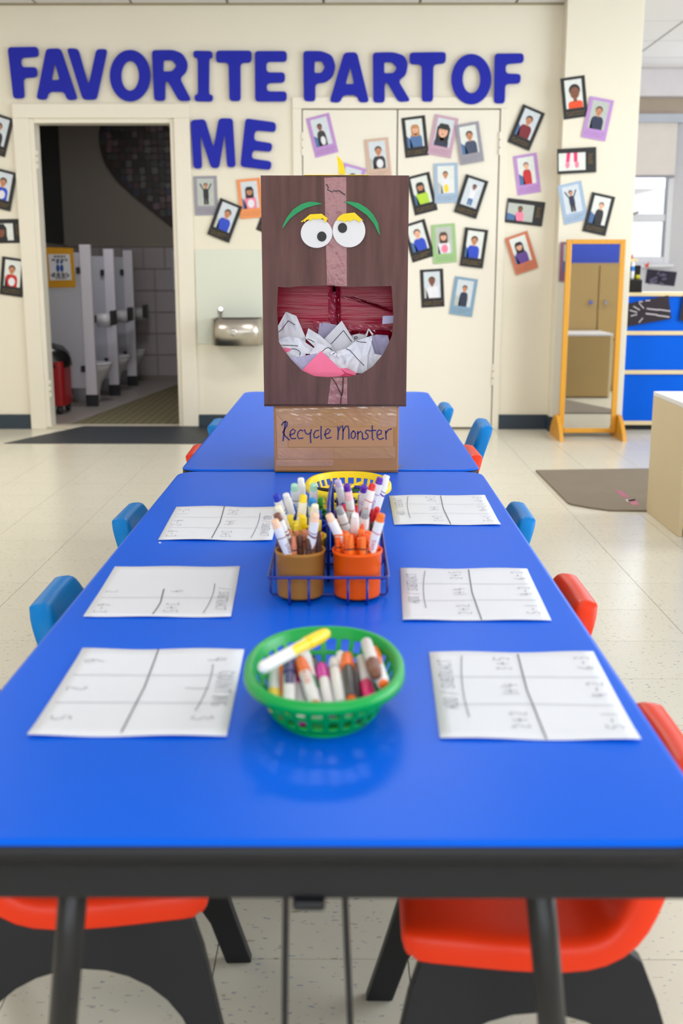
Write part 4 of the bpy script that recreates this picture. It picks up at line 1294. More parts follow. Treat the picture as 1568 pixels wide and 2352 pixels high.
# ================================================================== CHAIRS
def chair_meshes():
    # side profile: (x forward, z), half width
    st = [(.150, .290, .126), (.158, .291, .128), (.146, .293, .136), (.10, .294, .142), (.03, .287, .145), (-.04, .284, .145), (-.075, .288, .143), (-.098, .303, .140), (-.112, .332, .137), (-.124, .370, .134), (-.136, .400, .131), (-.146, .432, .129), (-.157, .462, .122), (-.166, .484, .108), (-.171, .496, .090), (-.171, .496, .090)]
    cross = [(-1.0, .036), (-1.01, .014), (-.985, .004), (-.93, 0), (-.62, .003), (-.3, .005), (0, .006), (.3, .005), (.62, .003), (.93, 0), (.985, .004), (1.01, .014), (1.0, .036)]
    n_ = len(st)
    vs = []
    for i, (x, z, w_) in enumerate(st):
        a, b = st[max(i - 1, 0)], st[min(i + 1, n_ - 1)]
        t = Vector((b[0] - a[0], 0, b[1] - a[1])).normalized()
        nrm = Vector((t.z, 0, -t.x))       # towards the sitter
        if i == 0:
            nrm = Vector((0, 0, 1))
        if i == n_ - 1:
            nrm = Vector((.97, 0, .22))
        for (c, off) in cross:
            o_ = .034 if i == n_ - 1 else (.026 if i == 0 else off)
            if i == 0:
                o_ = max(.026, min(off, .03))
            p_ = Vector((x, c * w_, z)) - nrm * o_
            vs.append(tuple(p_))
    m_ = len(cross)
    fs = []
    for i in range(n_ - 1):
        for k in range(m_ - 1):
            if 8 <= i <= 8 and 4 <= k <= 7:
                continue                # hand-hold slot in the back
            fs.append((i * m_ + k, i * m_ + k + 1, (i + 1) * m_ + k + 1, (i + 1) * m_ + k))
    sh_ = MB(); sh_.add(vs, fs, True)
    shell = sh_.mesh('seat_shell')

    def arch(sy):
        outer, inn = [], []
        N_ = 16
        of = [(-.215, 0), (-.185, .10), (-.150, .215), (-.128, .262), (-.06, .266), (0, .268), (.06, .268), (.12, .266), (.142, .22), (.17, .10), (.195, 0)]
        # resample
        def rs(pts, N):
            d = [0]
            for a, b in zip(pts, pts[1:]):
                d.append(d[-1] + math.dist(a, b))
            out = []
            for k in range(N + 1):
                t = d[-1] * k / N
                j = max(i for i in range(len(d)) if d[i] <= t + 1e-9)
                j = min(j, len(pts) - 2)
                u = (t - d[j]) / (d[j + 1] - d[j])
                out.append((pts[j][0] + (pts[j + 1][0] - pts[j][0]) * u, pts[j][1] + (pts[j + 1][1] - pts[j][1]) * u))
            return out
        outer = rs(of, N_)
        inn = [(-.01 - math.cos(math.pi * k / N_) * .155 if True else 0, math.sin(math.pi * k / N_) ** .8 * .175) for k in range(N_ + 1)]
        inn = [(-.17, 0)] + inn[1:-1] + [(.155, 0)]
        def y_at(z):
            return sy * (.158 - .055 * z / .268)
        mb_ = MB()
        th = .022
        V = []
        for p_ in outer:
            V.append((p_[0], y_at(p_[1]), p_[1]))
        for p_ in inn:
            V.append((p_[0], y_at(p_[1]), p_[1]))
        for p_ in outer:
            V.append((p_[0], y_at(p_[1]) - sy * th, p_[1]))
        for p_ in inn:
            V.append((p_[0], y_at(p_[1]) - sy * th, p_[1]))
        n2 = N_ + 1
        F = []
        for k in range(N_):
            F += [(k, k + 1, n2 + k + 1, n2 + k), (2 * n2 + k, 3 * n2 + k, 3 * n2 + k + 1, 2 * n2 + k + 1), (k, 2 * n2 + k, 2 * n2 + k + 1, k + 1), (n2 + k, n2 + k + 1, 3 * n2 + k + 1, 3 * n2 + k)]
        F += [(0, n2, 3 * n2, 2 * n2), (N_, 2 * n2 + N_, 3 * n2 + N_, n2 + N_)]
        mb_.add(V, F)
        return mb_.mesh('leg_frame')
    bar = MB().bbox(-.13, .12, -.098, .098, .252, .268, .006)
    br = bar.mesh('cross_brace')
    return shell, arch(1), arch(-1), br


SHELL, LEGA, LEGB, BRACE = chair_meshes()
SHELL.materials.append(RED_PL)
for me in (LEGA, LEGB, BRACE):
    me.materials.append(BLACK_PL)


def chair(x, y, rz, mat, lab, sc_=1.0):
    r = empty('school_chair', (x, y, 0), math.radians(rz)); r.scale = (sc_, sc_, sc_); tag(r, lab, 'chair', 'plastic school chairs at the tables')
    s_ = link('seat_shell', SHELL, mat, r)
    solidify(s_, .005, -1)
    md = s_.modifiers.new('round', 'SUBSURF'); md.levels = 1; md.render_levels = 1
    for me in (LEGA, LEGB):
        l_ = link('leg_frame', me, BLACK_PL, r)
        b_ = l_.modifiers.new('edge', 'BEVEL'); b_.width = .003; b_.segments = 2; b_.limit_method = 'ANGLE'
    link('cross_brace', BRACE, BLACK_PL, r)
    return r


# right-hand side chairs face -x (towards the table), left-hand ones +x
chair(.226, 1.30, 180, RED_PL, 'red plastic chair nearest the camera on the right side')
chair(.242, 1.945, 180, RED_PL, 'red plastic chair second along the right side')
chair(.248, 2.62, 179, BLUE_PL, 'blue plastic chair at the right end of the near table')
chair(.182, 3.28, 181, RED_PL, 'red plastic chair peeping over the far table on the right', 1.08)
chair(.285, 3.84, 178, BLUE_PL, 'blue plastic chair pulled out at the far table right side', 1.1)
chair(.215, 4.46, 180, BLUE_PL, 'blue plastic chair at the far right table corner', 1.07)
chair(-.337, 1.385, 2, RED_PL, 'red plastic chair nearest the camera on the left side')
chair(-.352, 1.93, 1, BLUE_PL, 'blue plastic chair nearest on the left with its back showing')
chair(-.345, 2.60, -1, BLUE_PL, 'blue plastic chair at the far end of the near table left side')
chair(-.268, 3.36, 1, RED_PL, 'red plastic chair peeping out left of the far table', 1.06)
chair(-.278, 3.98, 0, BLUE_PL, 'blue plastic chair peeping out at the far table left side', 1.06)

# ================================================================== CARDBOARD BASE BOX
BY = 2.70
TT = TZ + .0003
bx0 = onY(630, 1083, BY).x; bx1 = onY(914, 1083, BY).x
bz1 = onY(772, 933, BY).z
BD = .012
sb = empty('cardboard_box', ((bx0 + bx1) / 2, BY + .12, TT)); tag(sb, 'flat cardboard box lettered with the monster name, under the brown box', 'box')
mb = MB().bbox(bx0, bx1, BY, BY + .24, TZ + .0035, bz1, .003)
build('carton', mb, CARDBOARD, sb)
CREASE = M('carton_crease', (120, 82, 52), rough=.7)
# flap seams and clear tape
TAPE = M('clear_tape', (186, 140, 100), rough=.07, spec=.8, var=.1, scale=24, bump=.22, bscale=22, coat=.6)
TAPE2 = M('dull_tape', (188, 140, 104), rough=.18, spec=.6, var=.15, scale=26, bump=.2, bscale=24, coat=.5)


def cz(x, y):
    return (560 + x / 3.92, 880 + y / 3.92)


def wrinkled(pts, Y, lift, seed, nx=14, ny=7, amp=.0012):
    """bilinear patch of crinkled film held just off the carton face; pts = tl,tr,br,bl in pixels"""
    c_ = [onY(p_[0], p_[1], Y) for p_ in pts]
    rr = random.Random(seed)
    vs, fs = [], []
    for j in range(ny + 1):
        for i in range(nx + 1):
            u, v_ = i / nx, j / ny
            a = c_[0].lerp(c_[1], u); b = c_[3].lerp(c_[2], u)
            p_ = a.lerp(b, v_)
            edge = 0 if i in (0, nx) or j in (0, ny) else 1
            vs.append((p_.x, Y - lift - rr.random() * amp * edge - .0002, p_.z))
    for j in range(ny):
        for i in range(nx):
            k = j * (nx + 1) + i
            fs.append((k, k + 1, k + nx + 2, k + nx + 1))
    mb_ = MB(); mb_.add(vs, fs, False)
    return mb_


def film(name, pts, Y, lift, seed, mat, par, nx=14, ny=7, amp=.0012):
    return solidify(build(name, wrinkled(pts, Y, lift, seed, nx, ny, amp), mat, par), .0001, 1)


film('tape_strip', [cz(285, 232), cz(1375, 205), cz(1380, 268), cz(292, 270)], BY, .0003, 1, TAPE, sb, 30, 4, .0003)
film('tape_strip', [cz(292, 272), cz(1378, 268), cz(1372, 395), cz(398, 395)], BY, .0002, 2, TAPE, sb, 28, 6, .0004)
film('tape_strip', [cz(300, 582), cz(815, 578), cz(808, 680), cz(306, 686)], BY, .0003, 3, TAPE2, sb, 18, 5, .0003)
film('tape_strip', [cz(288, 690), cz(810, 686), cz(800, 745), cz(288, 748)], BY, .0003, 4, TAPE2, sb, 18, 3, .0003)
film('tape_strip', [cz(815, 578), cz(1362, 570), cz(1364, 676), cz(812, 682)], BY, .0004, 5, M('matte_tape', (180, 134, 92), rough=.35, var=.06, bump=.1), sb, 14, 4, .0003)
film('tape_strip', [cz(290, 275), cz(396, 398), cz(396, 578), cz(300, 580)], BY, .0006, 6, TAPE2, sb, 5, 8, .0003)
q = [cz(398, 398), cz(1340, 395), cz(1345, 570), cz(400, 576)]
film('name_strip', q, BY, .0011, 8, M('kraft_strip', (186, 136, 92), rough=.45, var=.05, scale=12), sb, 6, 2, .0)
WR = [[(372, 345), (364, 420), (352, 518)], [(340, 378), (352, 356), (374, 345), (390, 352), (388, 380), (350, 442), (375, 480), (410, 512)],
      [(415, 470), (452, 452), (463, 428), (442, 412), (420, 432), (414, 472), (430, 500), (466, 498)],
      [(530, 430), (510, 420), (488, 440), (482, 475), (495, 500), (530, 495)],
      [(545, 420), (556, 450), (575, 462), (596, 448)], [(606, 418), (597, 470), (602, 536)],
      [(672, 425), (645, 430), (628, 460), (633, 490), (658, 492), (674, 478)],
      [(695, 390), (693, 450), (696, 505)],
      [(725, 465), (763, 450), (779, 425), (756, 410), (735, 430), (729, 470), (745, 500), (785, 488)],
      [(845, 395), (850, 440), (845, 505)], [(848, 440), (865, 400), (885, 380), (893, 430), (890, 505)], [(892, 430), (915, 390), (935, 385), (945, 420), (945, 500)],
      [(985, 430), (966, 450), (965, 488), (985, 500), (1003, 480), (1003, 445), (985, 430)],
      [(1025, 435), (1025, 505)], [(1025, 455), (1050, 432), (1065, 450), (1068, 505)],
      [(1120, 425), (1100, 425), (1092, 445), (1115, 465), (1118, 490), (1095, 505), (1078, 500)],
      [(1155, 385), (1155, 500), (1166, 510)], [(1130, 430), (1187, 425)],
      [(1200, 470), (1235, 455), (1238, 430), (1215, 420), (1198, 445), (1200, 490), (1225, 508), (1255, 495)],
      [(1275, 430), (1280, 505)], [(1278, 450), (1300, 420), (1327, 412)]]
mb = MB()
for s_ in WR:
    mb.ribbon([onY(*cz(*p_), BY - .0019) for p_ in s_], .0032, (0, -1, 0))
tag(build('handwriting', mb, M('blue_marker_ink', (36, 28, 104), rough=.6), sb), 'hand-lettered words Recycle Monster in dark blue', kind='stuff')
build('flap_edge', MB().tube([onY(*cz(275, 795), BY - .0015), onY(*cz(1390, 800), BY - .0015)], .0016, 6), CREASE, sb)
build('torn_corner', MB().prism(pxshape([cz(1390, 745), cz(1420, 735), cz(1395, 760), cz(1390, 790)], BY + .004), BY + .003, BY + .005, 'y'), CARDBOARD, sb)

# ================================================================== RECYCLE MONSTER BOX
MY = 2.69
mx0 = onY(606.5, 928, MY).x; mx1 = onY(932.5, 928, MY).x
mz0 = bz1 + .0005; mz1 = onY(770, 403, MY).z
MD = .30
mr = empty('monster_box', ((mx0 + mx1) / 2, MY + .15, mz0)); tag(mr, 'brown painted cardboard monster box with open mouth and paper eyes', 'box')


def mz(x, y):
    return (600 + x / 4.6118, 640 + y / 4.6118)


MOUTH = [(175, 88), (290, 94), (400, 80), (700, 73), (890, 90), (1150, 84), (1378, 78), (1388, 220), (1401, 400), (1385, 600), (1355, 670), (1290, 800), (1180, 930), (1075, 1000), (950, 1035), (700, 1045), (560, 1035), (430, 975), (310, 850), (230, 745), (185, 670), (175, 500), (165, 330)]
mpx = [mz(*p_) for p_ in MOUTH]
fp = shape_mesh([[(mx0, mz0), (mx1, mz0), (mx1, mz1), (mx0, mz1)], pxshape(mpx, MY)], MY, .005, 'front')
build('front_panel', fp, DARKCARD, mr)
INRED = M('dark_red_lining', (186, 18, 62), rough=.3, spec=.5, var=.25, scale=9, stretch=(.6, 1, 12), bump=.25, bscale=10)
t_ = .005
build('side_panel', MB().box(mx0, mx0 + t_, MY + t_, MY + MD, mz0, mz1), DARKCARD, mr)
build('side_panel', MB().box(mx1 - t_, mx1, MY + t_, MY + MD, mz0, mz1), DARKCARD, mr)
build('top_panel', MB().box(mx0 + t_, mx1 - t_, MY + t_, MY + MD, mz1 - t_, mz1), DARKCARD, mr)
build('bottom_panel', MB().box(mx0 + t_, mx1 - t_, MY + t_, MY + MD, mz0, mz0 + t_), DARKCARD, mr)
build('back_panel', MB().box(mx0, mx1, MY + MD, MY + MD + t_, mz0, mz1), DARKCARD, mr)
LY = MY + .15
# red lining: corrugated boards with creases
def lining(x0, x1, z0, z1, seed, yb):
    rr = random.Random(seed)
    nx, nz = 10, 44
    vs, fs = [], []
    for j in range(nz + 1):
        for i in range(nx + 1):
            x = x0 + (x1 - x0) * i / nx; z = z0 + (z1 - z0) * j / nz
            rib = .0011 * math.sin(j * 2.1)
            cr = .004 if j in (14, 15, 29) else 0
            vs.append((x, yb + rib + cr * math.sin(i * .9 + seed) + rr.uniform(-.0006, .0006), z))
    for j in range(nz):
        for i in range(nx):
            k = j * (nx + 1) + i
            fs.append((k, k + 1, k + nx + 2, k + nx + 1))
    m_ = MB(); m_.add(vs, fs, True)
    return m_


xm = onY(*mz(775, 200), LY).x
solidify(build('lining', lining(mx0 + .006, xm - .004, mz0 + .006, mz1 - .006, 1, LY), INRED, mr), .002, 1)
solidify(build('lining', lining(xm + .004, mx1 - .006, mz0 + .006, mz1 - .006, 2, LY + .006), INRED, mr), .002, 1)
pk = M('pink_film', (206, 96, 120), rough=.2, spec=.6, var=.2, bump=.3, bscale=30)
GLR = M('glossy_red_film', (150, 10, 44), rough=.12, spec=.7, coat=.6, var=.2, bump=.5, bscale=22)
film('crease_tape', [mz(780, 60), mz(815, 60), mz(825, 480), mz(790, 480)], LY, .004, 11, GLR, mr, 3, 16, .012)
film('crease_tape', [mz(712, 140), mz(785, 140), mz(795, 490), mz(712, 480)], LY, .002, 12, M('rose_tape', (176, 52, 84), rough=.2, var=.15, bump=.3), mr, 4, 14, .004)
film('crease_tape', [mz(548, 445), mz(735, 465), mz(710, 560), mz(575, 560)], LY, .006, 13, pk, mr, 6, 4, .004)
film('crease_tape', [mz(920, 490), mz(1390, 500), mz(1390, 530), mz(915, 560)], LY, .006, 14, pk, mr, 14, 3, .006)
film('crease_tape', [mz(835, 190), mz(1000, 190), mz(1390, 330), mz(1380, 360)], LY, .004, 15, GLR, mr, 12, 3, .008)
film('crease_tape', [mz(940, 540), mz(1390, 545), mz(1385, 640), mz(960, 600)], LY, .004, 16, GLR, mr, 12, 4, .012)
for sx, xx in ((-1, mx0 + .0055), (1, mx1 - .0055)):
    build('lining', MB().box(xx - .0004, xx + .0004, MY + .006, LY, mz0 + .006, mz1 - .006), INRED, mr)
build('lining', MB().box(mx0 + .006, mx1 - .006, MY + .006, LY, mz1 - .0065, mz1 - .0055), INRED, mr)


def ez(x, y):
    return (620 + x / 4.9, 380 + y / 4.9)


EW = M('eye_paper', (228, 228, 232), rough=.6, var=.02)
EB = M('pupil_paper', (40, 38, 42), rough=.6)
EG = M('green_felt_paper', (0, 146, 84), rough=.5, var=.12, scale=30)
EY = M('yellow_paper', (246, 214, 14), rough=.6, var=.03)


def facepart(name, outl, lift, th, mat, par):
    return build(name, shape_mesh([pxshape([ez(*p_) for p_ in outl], MY - lift)], MY - lift - th, th, name), mat, par)


DT = M('mauve_tape', (158, 108, 112), rough=.25, spec=.5, var=.18, scale=24, bump=.35, bscale=40)
film('front_tape', [ez(610, 140), ez(735, 132), ez(738, 1345), ez(640, 1345)], MY, .0003, 31, DT, mr, 5, 26, .0007)
film('front_tape', [ez(735, 132), ez(856, 132), ez(864, 1358), ez(730, 1358)], MY, .0002, 32, DT, mr, 5, 26, .0007)
film('front_tape', [mz(738, 1050), mz(910, 1046), mz(908, 1328), mz(702, 1325)], MY, .0003, 33, DT, mr, 6, 8, .0007)
CR = M('crack_and_edge_shade', (58, 36, 30), rough=.6)  # for the cracks and the painted shade along the bottom edge
mb = MB().tube([onY(*mz(*p_), MY - .0025) for p_ in ((745, 1048), (790, 1110), (835, 1210), (848, 1240), (840, 1330))], .0011, 6)
mb.tube([onY(*mz(*p_), MY - .0025) for p_ in ((868, 1045), (862, 1180), (850, 1240))], .0015, 6)
build('crack', mb, CR, mr)
mb = MB().ribbon([onY(*ez(*p_), MY - .0024) for p_ in ((635, 212), (655, 245), (648, 275), (700, 300), (720, 280), (735, 292), (775, 283), (842, 330))], .0022, (0, -1, 0))
tag(build('marker_scribble', mb, EB, mr), kind='stuff')
for el, pu, lid in ((ellipse(523, 762, 178, 166, 36), ellipse(582, 800, 53, 57, 20), [(345, 632), (372, 615), (450, 550), (580, 543), (648, 595), (625, 650), (605, 610), (582, 592), (570, 612), (545, 598), (510, 612), (495, 598), (470, 605), (455, 632), (435, 608), (405, 615), (390, 640), (380, 625), (360, 640)]),
                    (ellipse(888, 735, 184, 187, 36), ellipse(815, 703, 52, 57, 20), [(750, 610), (770, 580), (820, 545), (950, 530), (1050, 622), (1015, 612), (1010, 645), (965, 612), (930, 610), (905, 632), (875, 620), (855, 625), (835, 642), (810, 618), (755, 620)])):
    e_ = facepart('eye', el, .003, .0012, EW, mr)
    facepart('pupil', pu, .0045, .0008, EB, e_)
    facepart('eyelid', lid, .0055, .0012, EY, e_)
facepart('eyebrow', [(135, 705), (160, 640), (190, 585), (260, 495), (350, 435), (440, 408), (520, 413), (590, 433), (500, 450), (400, 480), (300, 540), (220, 605), (150, 700)], .003, .0012, EG, mr)
facepart('eyebrow', [(832, 410), (900, 404), (1000, 425), (1090, 480), (1160, 550), (1215, 650), (1238, 780), (1225, 775), (1170, 660), (1090, 560), (990, 490), (900, 440)], .003, .0012, EG, mr)
# yellow horn on the top
hx = [(773, 357), (780, 363), (787, 373), (791, 386), (793, 400), (778, 399.5), (776, 380)]
build('horn', shape_mesh([pxshape(hx, MY + .03)], MY + .03, .002), EY, mr)
xa, xb = onY(698, 402, MY).x, onY(846, 402, MY).x
build('horn_base', MB().box(xa, xb, MY - .003, MY + .09, mz1 + .0003, mz1 + .0014), EY, mr)
build('bottom_edge_shade', MB().tube([(mx0, MY - .0004, mz0 + .004), (mx1, MY - .0004, mz0 + .004)], .0012, 6), CR, mr)  # dark line standing in for shade along the box's bottom edge

# ---------------- scrap paper in the mouth
LAV = M('scrap_white', (232, 234, 246), rough=.75, var=.01)
LAV2 = M('scrap_lilac_shade', (190, 186, 222), rough=.75, var=.02)  # shade on paper at the mouth's back, put into the colour
PINK = M('scrap_pink', (250, 120, 160), rough=.7, var=.03)
PINK2 = M('scrap_deep_pink', (232, 70, 120), rough=.7, var=.03)
LINE = M('black_marker_line', (34, 32, 40), rough=.6)
SCR = [
    ('paper scrap in painted grey-lilac shade at the back of the monster mouth', LAV2, [(600, 590), (615, 475), (660, 465), (800, 490), (900, 600), (670, 700)], .10, .006, []),
    ('small white scrap with a curl at the back right', LAV, [(950, 600), (1040, 582), (1110, 600), (1150, 700), (960, 720)], .085, .008, [[(955, 592), (962, 606)], [(990, 640), (985, 622), (1000, 612), (1018, 620), (1010, 634), (992, 634)]]),
    ('white paper tab at the right corner of the mouth', LAV2, [(1285, 395), (1403, 390), (1400, 470), (1280, 482)], .03, .001, []),
    ('lilac crumpled sheet at the right of the mouth', LAV2, [(1150, 610), (1220, 592), (1340, 600), (1356, 670), (1310, 830), (1215, 860), (1140, 760)], .055, .012, []),
    ('white folded sheet standing up at the left of the mouth', LAV, [(165, 520), (258, 352), (370, 395), (395, 540), (465, 610), (470, 690), (300, 700), (165, 660)], .06, .014, [[(175, 572), (215, 540), (285, 445), (320, 465), (355, 490)]]),
    ('peaked white sheet with black line in the mouth middle', LAV, [(670, 635), (850, 445), (985, 660), (960, 800), (800, 830), (720, 720)], .07, .008, [[(740, 690), (800, 625), (870, 548), (910, 605), (955, 665)]]),
    ('white slanted paper flap left of the peaked sheet', LAV, [(465, 630), (498, 525), (620, 600), (745, 710), (690, 780), (560, 720)], .05, .008, [[(490, 640), (520, 650), (560, 672)]]),
    ('wide white paper strip at the left of the mouth', LAV, [(165, 640), (300, 610), (400, 630), (555, 735), (500, 800), (380, 770), (185, 720)], .035, .010, [[(210, 704), (300, 706), (385, 712)]]),
    ('white crumpled scrap with curved black line lower left', LAV, [(185, 700), (420, 735), (470, 800), (440, 880), (320, 880), (225, 790)], .03, .010, [[(310, 745), (350, 742), (395, 760), (412, 785), (405, 815)]]),
    ('lilac flat scrap at the lower left of the mouth', LAV2, [(290, 840), (440, 820), (590, 790), (520, 940), (430, 1000), (330, 930)], .02, .006, []),
    ('white middle scrap above the pink sheet', LAV, [(505, 795), (600, 680), (705, 722), (760, 775), (700, 850), (600, 840)], .03, .008, [[(645, 770), (680, 740), (706, 728), (745, 756)]]),
    ('small white crumple in the centre of the mouth', LAV, [(690, 795), (770, 770), (860, 850), (900, 960), (800, 960), (720, 880)], .025, .012, [[(755, 800), (785, 782)]]),
    ('large white crumpled sheet with black line, right of mouth', LAV, [(795, 770), (900, 738), (1000, 660), (1120, 620), (1180, 600), (1165, 680), (1205, 800), (1290, 812), (1230, 930), (1120, 1010), (1000, 1000), (900, 950), (820, 880)], .028, .020, [[(885, 738), (940, 758), (1000, 830), (1085, 920)], [(1005, 660), (1050, 670), (1110, 675)]]),
    ('deep pink paper sliver at the mouth bottom', PINK2, [(800, 1010), (880, 990), (1005, 1000), (1010, 1060), (800, 1070)], .018, .004, []),
    ('small pink folded scrap at the lower right of the mouth', PINK, [(830, 950), (910, 948), (1005, 1000), (995, 1028), (900, 1000)], .012, .004, []),
    ('pink paper sheet folded like a tongue in the mouth', PINK, [(415, 985), (630, 765), (885, 1000), (800, 1070), (700, 1080), (540, 1070)], .012, .003, []),
    ('little pink scrap at the far left of the mouth', PINK, [(215, 735), (300, 735), (315, 760), (250, 790)], .024, .003, []),
    ('thin white paper sliver sticking up at the right', LAV, [(1100, 605), (1130, 530), (1140, 535), (1118, 610)], .06, .002, []),
    ('second thin white paper sliver leaning right', LAV, [(1130, 535), (1140, 530), (1190, 590), (1170, 600)], .058, .002, []),
]


def crumple(pts, Y, amp, seed):
    rr = random.Random(seed)
    bm = bmesh.new()
    vs = [bm.verts.new(onY(*mz(*p_), Y)) for p_ in pts]
    f_ = bm.faces.new(vs)
    bmesh.ops.triangulate(bm, faces=[f_])
    bmesh.ops.subdivide_edges(bm, edges=list(bm.edges), cuts=1, use_grid_fill=False)
    bmesh.ops.triangulate(bm, faces=list(bm.faces))
    for v_ in bm.verts:
        v_.co.y += rr.uniform(-amp, amp) * .34
    if amp > .007:
        bmesh.ops.subdivide_edges(bm, edges=list(bm.edges), cuts=1)
        bmesh.ops.triangulate(bm, faces=list(bm.faces))
        for v_ in bm.verts:
            v_.co.y += rr.uniform(-amp, amp) * .1
    bm.verts.index_update()
    mb_ = MB(); mb_.add([v_.co[:] for v_ in bm.verts], [[v_.index for v_ in f2.verts] for f2 in bm.faces])
    bm.free()
    return mb_


def drop_y(mb_, p_):
    """front-most y of a crumpled sheet near x,z"""
    best = None
    for f_ in mb_.f:
        a, b, c = (Vector((mb_.v[i][0], mb_.v[i][2])) for i in f_)
        d_ = (b.y - c.y) * (a.x - c.x) + (c.x - b.x) * (a.y - c.y)
        if abs(d_) < 1e-12:
            continue
        u = ((b.y - c.y) * (p_.x - c.x) + (c.x - b.x) * (p_.z - c.y)) / d_
        v_ = ((c.y - a.y) * (p_.x - c.x) + (a.x - c.x) * (p_.z - c.y)) / d_
        w_ = 1 - u - v_
        if min(u, v_, w_) > -1e-4:
            y_ = u * mb_.v[f_[0]][1] + v_ * mb_.v[f_[1]][1] + w_ * mb_.v[f_[2]][1]
            best = y_ if best is None else min(best, y_)
    return best


for k, (lab, mat, pts, dep, amp, lines) in enumerate(SCR):
    Y = MY + .006 + dep
    mb_ = crumple(pts, Y, amp, 40 + k)
    mb_.v = [(v_[0], max(v_[1], MY + .0065), v_[2]) for v_ in mb_.v]
    o = build('paper_scrap', mb_, mat)
    solidify(o, .0004, 0)
    tag(o, lab, 'paper', 'scrap paper in the monster mouth')
    for ln in lines:
        pp = []
        for a_, b_ in zip(ln, ln[1:]):
            for j in range(6):
                t = j / 6
                pp.append((a_[0] + (b_[0] - a_[0]) * t, a_[1] + (b_[1] - a_[1]) * t))
        pp.append(ln[-1])
        w3 = []
        for p_ in pp:
            q = onY(*mz(*p_), Y)
            y_ = drop_y(mb_, q)
            if y_ is None:
                y_ = Y - amp
            w3.append((q.x, y_ - .0009, q.z))
        tag(build('drawn_line', MB().ribbon(w3, .0017, (0, -1, 0)), LINE, o), kind='stuff')
# heap of balled scrap further down inside the box
rr = random.Random(9)
for k in range(7):
    cx = mx0 + .055 + (k % 4) * .078; cy = MY + (.055 if k < 4 else .115); czz = mz0 + .043
    bm = bmesh.new(); bmesh.ops.create_icosphere(bm, subdivisions=2, radius=.031)
    for v_ in bm.verts:
        v_.co = v_.co * rr.uniform(.8, 1.1) + Vector((cx, cy, czz))
    bm.verts.index_update()
    mb_ = MB(); mb_.add([v_.co[:] for v_ in bm.verts], [[v_.index for v_ in f2.verts] for f2 in bm.faces]); bm.free()
    tag(build('paper_ball', mb_, LAV), 'white paper ball hidden in the monster box, ' + ['front row far left', 'front row second from left', 'front row third from left', 'front row far right', 'back row left', 'back row middle', 'back row right'][k], 'paper', 'paper balls inside the monster box')

# ================================================================== WORKSHEETS ON THE TABLE
def sheet(cor, lab, rightside, title, cells, mid=(0.0, 1.0), vl=((.345, 0, 1), (.665, 0, 1)), seed=1):
    """cor = far-left, far-right, near-right, near-left pixels on the table top"""
    z0 = TZ + .0006
    c_ = [onZ(p_[0], p_[1], z0) for p_ in cor]
    # reader's frame: u = reading direction, v = up the page
    if rightside:      # reader sits at +x looking -x: u towards +y, v towards -x
        O, U, V = c_[2], c_[1], c_[3]
    else:              # reader at -x: u towards -y, v towards +x
        O, U, V = c_[0], c_[3], c_[1]
    W = {True: c_[0], False: c_[2]}[rightside]
    rr = random.Random(seed)
    ph = [rr.uniform(0, 6) for _ in range(3)]

    def hgt(u, v):
        e = min(u, 1 - u) * 2
        return .0004 + .0009 * max(0, 1 - e * 4) * (1 + math.sin(v * 9 + ph[0])) + .0005 * (1 + math.sin(u * 7 + ph[1]) * math.sin(v * 6 + ph[2]))

    def P(u, v, lift=0.0):
        a = O.lerp(U, u); b = V.lerp(W, u)
        q = a.lerp(b, v)
        return Vector((q.x, q.y, z0 + hgt(u, v) + lift))
    n = 14
    mb = MB()
    mb.add([P(i / n, j / n) for j in range(n + 1) for i in range(n + 1)], [(j * (n + 1) + i, j * (n + 1) + i + 1, (j + 1) * (n + 1) + i + 1, (j + 1) * (n + 1) + i) for j in range(n) for i in range(n)], True)
    o = build('worksheet', mb, PAPER)
    solidify(o, .0003, 1)
    tag(o, lab, 'worksheet', 'worksheets on the near blue table')

    def strokes(name, lst, w, mat):
        m_ = MB()
        for st in lst:
            pp = []
            for a_, b_ in zip(st, st[1:]):
                d_ = max(1, int(math.dist(a_, b_) / .03))
                for j in range(d_):
                    t = j / d_
                    pp.append((a_[0] + (b_[0] - a_[0]) * t, a_[1] + (b_[1] - a_[1]) * t))
            pp.append(st[-1])
            m_.ribbon([P(a_, b_, .0012) for a_, b_ in pp], w, (0, 0, 1))
        tag(build(name, m_, mat, o), kind='stuff')
    if mid:
        strokes('middle_line', [[(mid[0], .47), ((mid[0] + mid[1]) / 2, .475 + .01), (mid[1] - .03, .465)]], .0015, INK)
    strokes('ruled_lines', [[(x, a_ + .04), (x + .004, (a_ + b_) / 2), (x, b_ - .04)] for x, a_, b_ in vl], .0009, PENCIL)
    asp = 1.29
    rnd_ = random.Random(seed + 5)
    st = []
    for txt, u0, v0, h in title:
        s_, wd = text_strokes(txt, h, h * .78, h * .56, h * .04, rnd_)
        st += [[(u0 + p_[0] / asp, v0 + p_[1]) for p_ in q] for q in s_]
        st.append([(u0 - .09 + (wd / asp + .13) * t / 10, v0 - .10 + .06 * math.sin(math.pi * (.35 + .5 * t / 10))) for t in range(11)])
    for txt, u0, v0, h in cells:
        s_, wd = text_strokes(txt, h, h * .9, h * .6, h * .05, rnd_)
        st += [[(u0 + p_[0] / asp, v0 + p_[1]) for p_ in q] for q in s_]
    strokes('writing', st, .00105, PENCIL)
    return o


